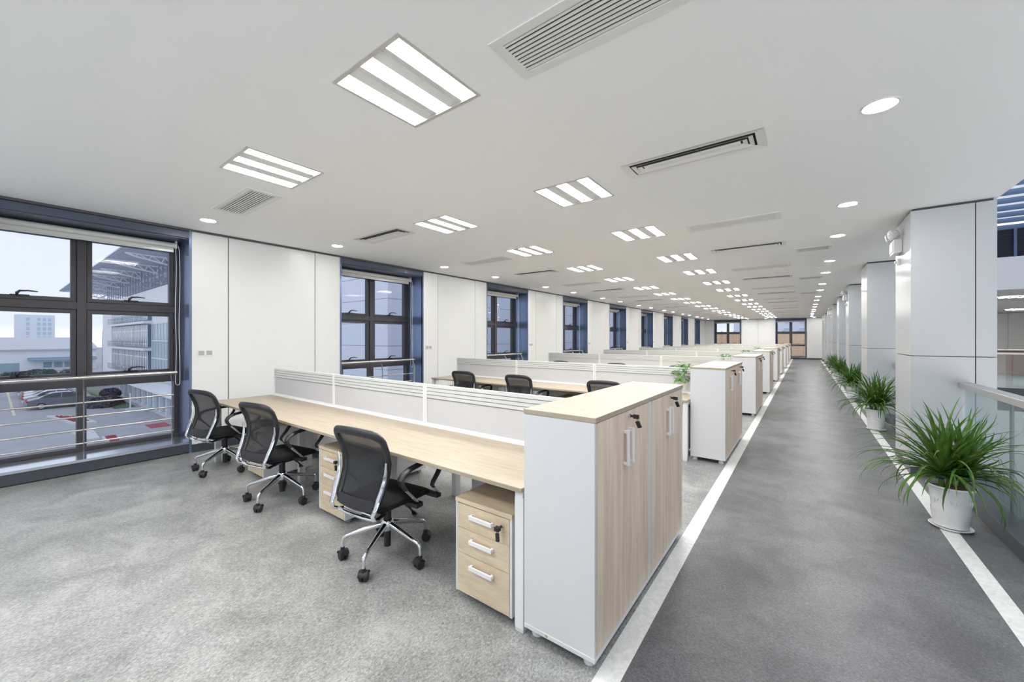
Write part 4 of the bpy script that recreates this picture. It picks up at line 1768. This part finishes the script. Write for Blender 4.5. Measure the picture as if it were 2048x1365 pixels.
# parked cars: length along local x, nose at +x
def make_car(paint):
    r = thing('car', '', 'car')
    L, W = 4.55, 1.78
    body = [(0.0, 0.42), (0.02, 0.66), (0.10, 0.86), (0.55, 0.98), (1.0, 1.02), (1.9, 1.0), (3.0, 0.98), (3.35, 0.93), (4.0, 0.83), (4.4, 0.70), (4.55, 0.52), (4.52, 0.28), (4.3, 0.20), (0.2, 0.22)]
    b = MB()
    rings = []
    for (s, k) in ((-1.0, 0.93), (-0.93, 1.0), (0.93, 1.0), (1.0, 0.93)):
        rings.append([(L / 2 + (x - L / 2) * (0.985 if abs(s) == 1 else 1), s * W / 2, 0.5 + (z - 0.5) * k) for x, z in body])
    b.rings(rings, 0, True, True, True)
    b.build('body', paint, r)
    cab = [(0.62, 0.96), (1.25, 1.30), (1.6, 1.42), (2.3, 1.45), (2.75, 1.40), (3.45, 0.93)]
    g = MB()
    g.rings([[(x, s * W / 2 * (0.93 - 0.22 * max(0, (z - 0.95) / 0.5)), z) for x, z in cab] for s in (-1, 1)], 0, True, True, False)
    go = g.build('glasshouse', 'car_glass', r)
    p = MB()
    roofp = [(1.2, 1.295), (1.58, 1.425), (2.3, 1.46), (2.78, 1.405), (2.85, 1.36), (2.3, 1.425), (1.62, 1.385)]
    p.rings([[(x, s * W / 2 * 0.735, z) for x, z in roofp] for s in (-1, 1)], 0, True, True, False)
    for s in (-1, 1):
        for (xa, xb, xt) in ((0.6, 0.75, 1.28), (2.02, 2.1, 2.06), (3.4, 3.52, 2.72)):
            p.quad([(xa, s * W / 2 * 0.94, 0.95), (xb, s * W / 2 * 0.94, 0.95), (xt + 0.08, s * W / 2 * 0.75, 1.43), (xt, s * W / 2 * 0.75, 1.43)])
    p.build('roof', paint, r)
    for x in (0.86, 3.62):
        for s in (-1, 1):
            t = MB()
            y0 = s * (W / 2 - 0.19)
            y1 = s * (W / 2 + 0.006)
            t.cyl((x, y0, 0.31), (x, y1, 0.31), 0.31, n=22)
            to = t.build('wheel', 'tyre', r)
            h = MB()
            h.cyl((x, y1 - s * 0.01, 0.31), (x, y1 + s * 0.012, 0.31), 0.21, n=10)
            h.build('rim', 'wheel_alloy', to)
    for s in (-1, 1):
        t = MB()
        t.box(-0.01, 0.16, s * 0.64 - 0.2, s * 0.64 + 0.2, 0.70, 0.86)
        t.build('tail_light', 'tail_red', r)
        m = MB()
        m.box(2.95, 3.1, s * 0.96 - 0.08, s * 0.96 + 0.08, 0.95, 1.06)
        m.build('mirror', paint, r)
    return r


cg = make_car('car_grey')
cg.location = (-56.6, 1.85, GROUND)
cg.rotation_euler[2] = pi / 2
cg['label'] = 'dark grey saloon car at the near end of the parked row'
cg['group'] = 'parked cars'
cs = make_car('car_silver')
for i in range(7):
    o = cs if i == 0 else dup(cs)
    o.location = (-59.4 - 2.75 * i, 1.7 + 0.1 * (i % 3), GROUND)
    o.rotation_euler[2] = pi / 2
    o['group'] = 'parked cars'
    o['label'] = 'silver saloon car, ' + ORD[i] + ' behind the dark grey car in the parked row'

# white wing with winged canopy roof
FY = 10.5
ob = thing('office_wing', 'white office wing with glazed bays, balconies and trussed canopy roof', 'building', (0, FY, 0))
w = MB()
w.box(-88.5, -46.0, 0.35, 9.0, GROUND, 6.9)
w.box(-88.5, -81.0, 0.0, 0.35, GROUND, 5.6)
w.box(-81.0, -45.0, 0.0, 0.35, 4.9, 6.9)
w.build('wall', 'facade_white', ob)
wing_floors = [(-2.6, 0.05), (0.55, 3.05), (3.6, 4.9)]
for (z0, z1) in wing_floors:
    s = MB()
    s.box(-80.9, -58.5, -0.45, 0.34, z0 - 0.42, z0 - 0.16)
    s.build('balcony_slab', 'facade_white', ob)
    for q in range(3):
        xa = -80.2 + 7.2 * q
        xb = xa + 6.7
        gq = MB()
        gq.box(xa, xb, -0.01, 0.3, z0, z1)
        gob = gq.build('window', 'facade_glass', ob)
        mq = MB()
        for i in range(9):
            x = xa + (xb - xa) * i / 8
            mq.box(x - 0.12, x + 0.12, -0.03, -0.011, z0, z1)
        mq.box(xa, xb, -0.028, -0.012, z0 + 0.72 * (z1 - z0), z0 + 0.72 * (z1 - z0) + 0.09)
        mq.box(xa, xb, -0.028, -0.012, z0 + 0.3, z0 + 0.37)
        mq.build('mullions', 'facade_white', gob)
    rl = MB()
    for i in range(46):
        x = -80.8 + 0.48 * i
        rl.box(x, x + 0.03, -0.44, -0.42, z0 - 0.16, z0 + 0.55)
    rl.box(-80.9, -58.6, -0.45, -0.41, z0 + 0.55, z0 + 0.6)
    rl.build('balcony_railing', 'truss_dark', ob)
tq = MB()
tq.box(-58.4, -45.0, 0.25, 0.34, -2.8, 3.2)
tq.build('glazed_wall', 'facade_teal', ob)
tq = MB()
for i in range(12):
    tq.box(-58.4 + 1.2 * i, -58.36 + 1.2 * i, 0.2, 0.249, -2.8, 3.2)
for i in range(4):
    tq.box(-58.4, -45.0, 0.19, 0.249, -2.6 + 1.9 * i, -2.52 + 1.9 * i)
tq.build('glazing_bars', 'truss_white', ob)
# canopy roof
cn = MB()
cn.prism([(-3.5, 9.75), (-3.3, 10.1), (2.5, 10.4), (9.0, 9.5), (9.0, 9.3), (2.5, 9.6), (-3.2, 9.68)], 'x', -104.0, -45.5)
cn.build('canopy_roof', 'canopy_metal', ob)
for i in range(8):
    x = -100.0 + 7.0 * i
    tr_ = MB()
    top = [Vector((x, -3.0 + 0.95 * j, 9.62 - 0.02 * j)) for j in range(7)]
    bot = [Vector((x, -2.3 + 0.95 * j, 9.35 - 0.19 * j)) for j in range(6)]
    tr_.tube(top, 0.07, 6)
    tr_.tube([top[0]] + bot, 0.08, 6)
    for j in range(6):
        tr_.tube([top[j], bot[j]], 0.045, 5)
        tr_.tube([bot[j], top[j + 1]], 0.045, 5)
    tr_.tube([(x, 2.2, 9.5), (x, 0.5, 8.3)], 0.08, 6)
    tr_.build('roof_truss', 'truss_white', ob)
for i in range(26):
    x = -88.0 + 1.65 * i
    ps = MB()
    ps.cyl((x, 0.5, 6.9), (x, 0.5, 9.6), 0.06, n=6)
    ps.build('roof_post', 'truss_dark', ob)
rl = MB()
for z in (7.3, 7.9, 8.5):
    rl.box(-88.5, -45, 0.44, 0.49, z, z + 0.05)
rl.build('roof_rails', 'truss_dark', ob)

lt = thing('louvred_tower', 'pale louvred lift tower at the end of the white wing', 'building', (-96, FY + 1.2, 0))
q = MB()
q.box(-3.2, 3.2, 0, 4, GROUND, 3.0)
q.build('body', 'facade_white', lt)
q = MB()
for i in range(24):
    q.box(0.4, 3.1, -0.12, -0.001, -4.4 + 0.3 * i, -4.28 + 0.3 * i)
q.build('louvres', 'truss_dark', lt)
q = MB()
for i in range(3):
    q.box(-3.0 + 1.0 * i, -2.3 + 1.0 * i, -0.05, -0.001, -4.5, 2.6)
q.build('glass_strip', 'facade_teal', lt)
q = MB()
q.tube([(-3.2, 0.5, 3.0), (-3.2, 0.5, 5.4), (3.2, 0.5, 5.9), (3.2, 0.5, 3.0)], 0.12, 6)
q.tube([(-3.2, 0.5, 3.0), (3.2, 0.5, 5.9)], 0.1, 6)
q.build('roof_frame', 'truss_white', lt)

# glass lobby in front of the wing
lb = thing('glass_lobby', 'single-storey glass lobby with white columns below the office wing', 'building', (0, 8.9, GROUND))
q = MB()
q.box(-63.0, -38.0, 0.12, 1.5, 0.1, 1.75)
q.build('glass_wall', 'facade_teal', lb)
q = MB()
q.box(-63.4, -36.0, -0.5, 1.59, 1.75, 1.95)
q.build('roof', 'facade_white', lb)
for i in range(12):
    q = MB()
    x = -62.8 + 2.2 * i
    q.box(x, x + 0.22, -0.12, 0.119, 0.0, 1.75)
    q.build('column', 'facade_white', lb)
q = MB()
q.box(-63.2, -37.0, -0.3, 1.5, 0.0, 0.1)
q.build('plinth', 'kerb_stone', lb)

# wing opposite the other windows
cw_ = MB()
cw_.box(-44.5, -16.0, 11.4, 60, GROUND, 12)
tag(cw_.build('clad_block', 'wing_cladding'), 'pale blue clad block close outside the farther windows', 'building')

tb = thing('tower_block', 'distant pale tower block seen through the nearest window', 'building', (-250, 10.6, GROUND))
q = MB()
q.box(-8, 0, -5.2, 5.2, 0, 16.0)
q.build('wall', 'tower_pale', tb)
for i in range(4):
    for j in range(5):
        q = MB()
        yy = (-1.9, 0.9, 2.4, 3.8)[i]
        q.box(0.001, 0.08, yy - 0.42, yy + 0.42, 5.9 + 1.9 * j, 7.2 + 1.9 * j)
        q.build('window', 'tower_window', tb)
fc = thing('factory', 'long white factory shed with blue awning behind the parked cars', 'building', (-122, 0, GROUND))
q = MB()
q.box(-30, 0, -30, 13.5, 0, 4.15)
q.build('wall', 'factory_white', fc)
q = MB()
q.prism([(0.6, 4.15), (0.6, 4.35), (-15, 6.7), (-30.6, 4.35), (-30.6, 4.15)], 'y', -30.5, 13.8)
q.build('roof', 'roof_bluegrey', fc)
q = MB()
q.prism([(0.001, 2.65), (1.8, 2.2), (1.8, 2.1), (0.001, 2.15)], 'y', 4.2, 13.5)
q.build('awning', 'awning_blue', fc)
for i in range(5):
    q = MB()
    q.box(0.001, 0.06, 6.2 + 1.4 * i, 7.3 + 1.4 * i, 0.6, 1.7)
    q.build('window', 'facade_teal', fc)
q = MB()
q.box(0.001, 0.06, -2.0, 3.2, 0.0, 1.7)
q.build('gate', 'facade_teal', fc)

# beyond the far wall
bk = thing('brick_building', 'orange brown brick building outside the far end windows', 'building', (0, 62, GROUND))
q = MB()
q.box(-13.5, 14, 0, 8, 0, 7.4)
q.build('wall', 'brick_orange', bk)
q = MB()
q.box(-13.5, 14, -0.06, -0.001, 0.0, 4.0)
q.build('plinth', 'brick_brown', bk)
q = MB()
for z in (2.3, 3.3):
    q.box(-13.5, 14, -0.14, -0.061, z, z + 0.2)
q.build('string_course', 'brick_orange', bk)
fb = thing('apartment_block', 'tall pale apartment block far beyond the brick building', 'building', (0, 110, GROUND))
q = MB()
q.box(-14, 14, 0, 10, 0, 26)
q.build('wall', 'tower_pale', fb)
for i in range(9):
    for j in range(5):
        q = MB()
        x = -12.5 + 2.9 * i
        q.box(x, x + 1.2, -0.08, -0.001, 7.5 + 2.4 * j, 8.8 + 2.4 * j)
        q.build('window', 'tower_window', fb)
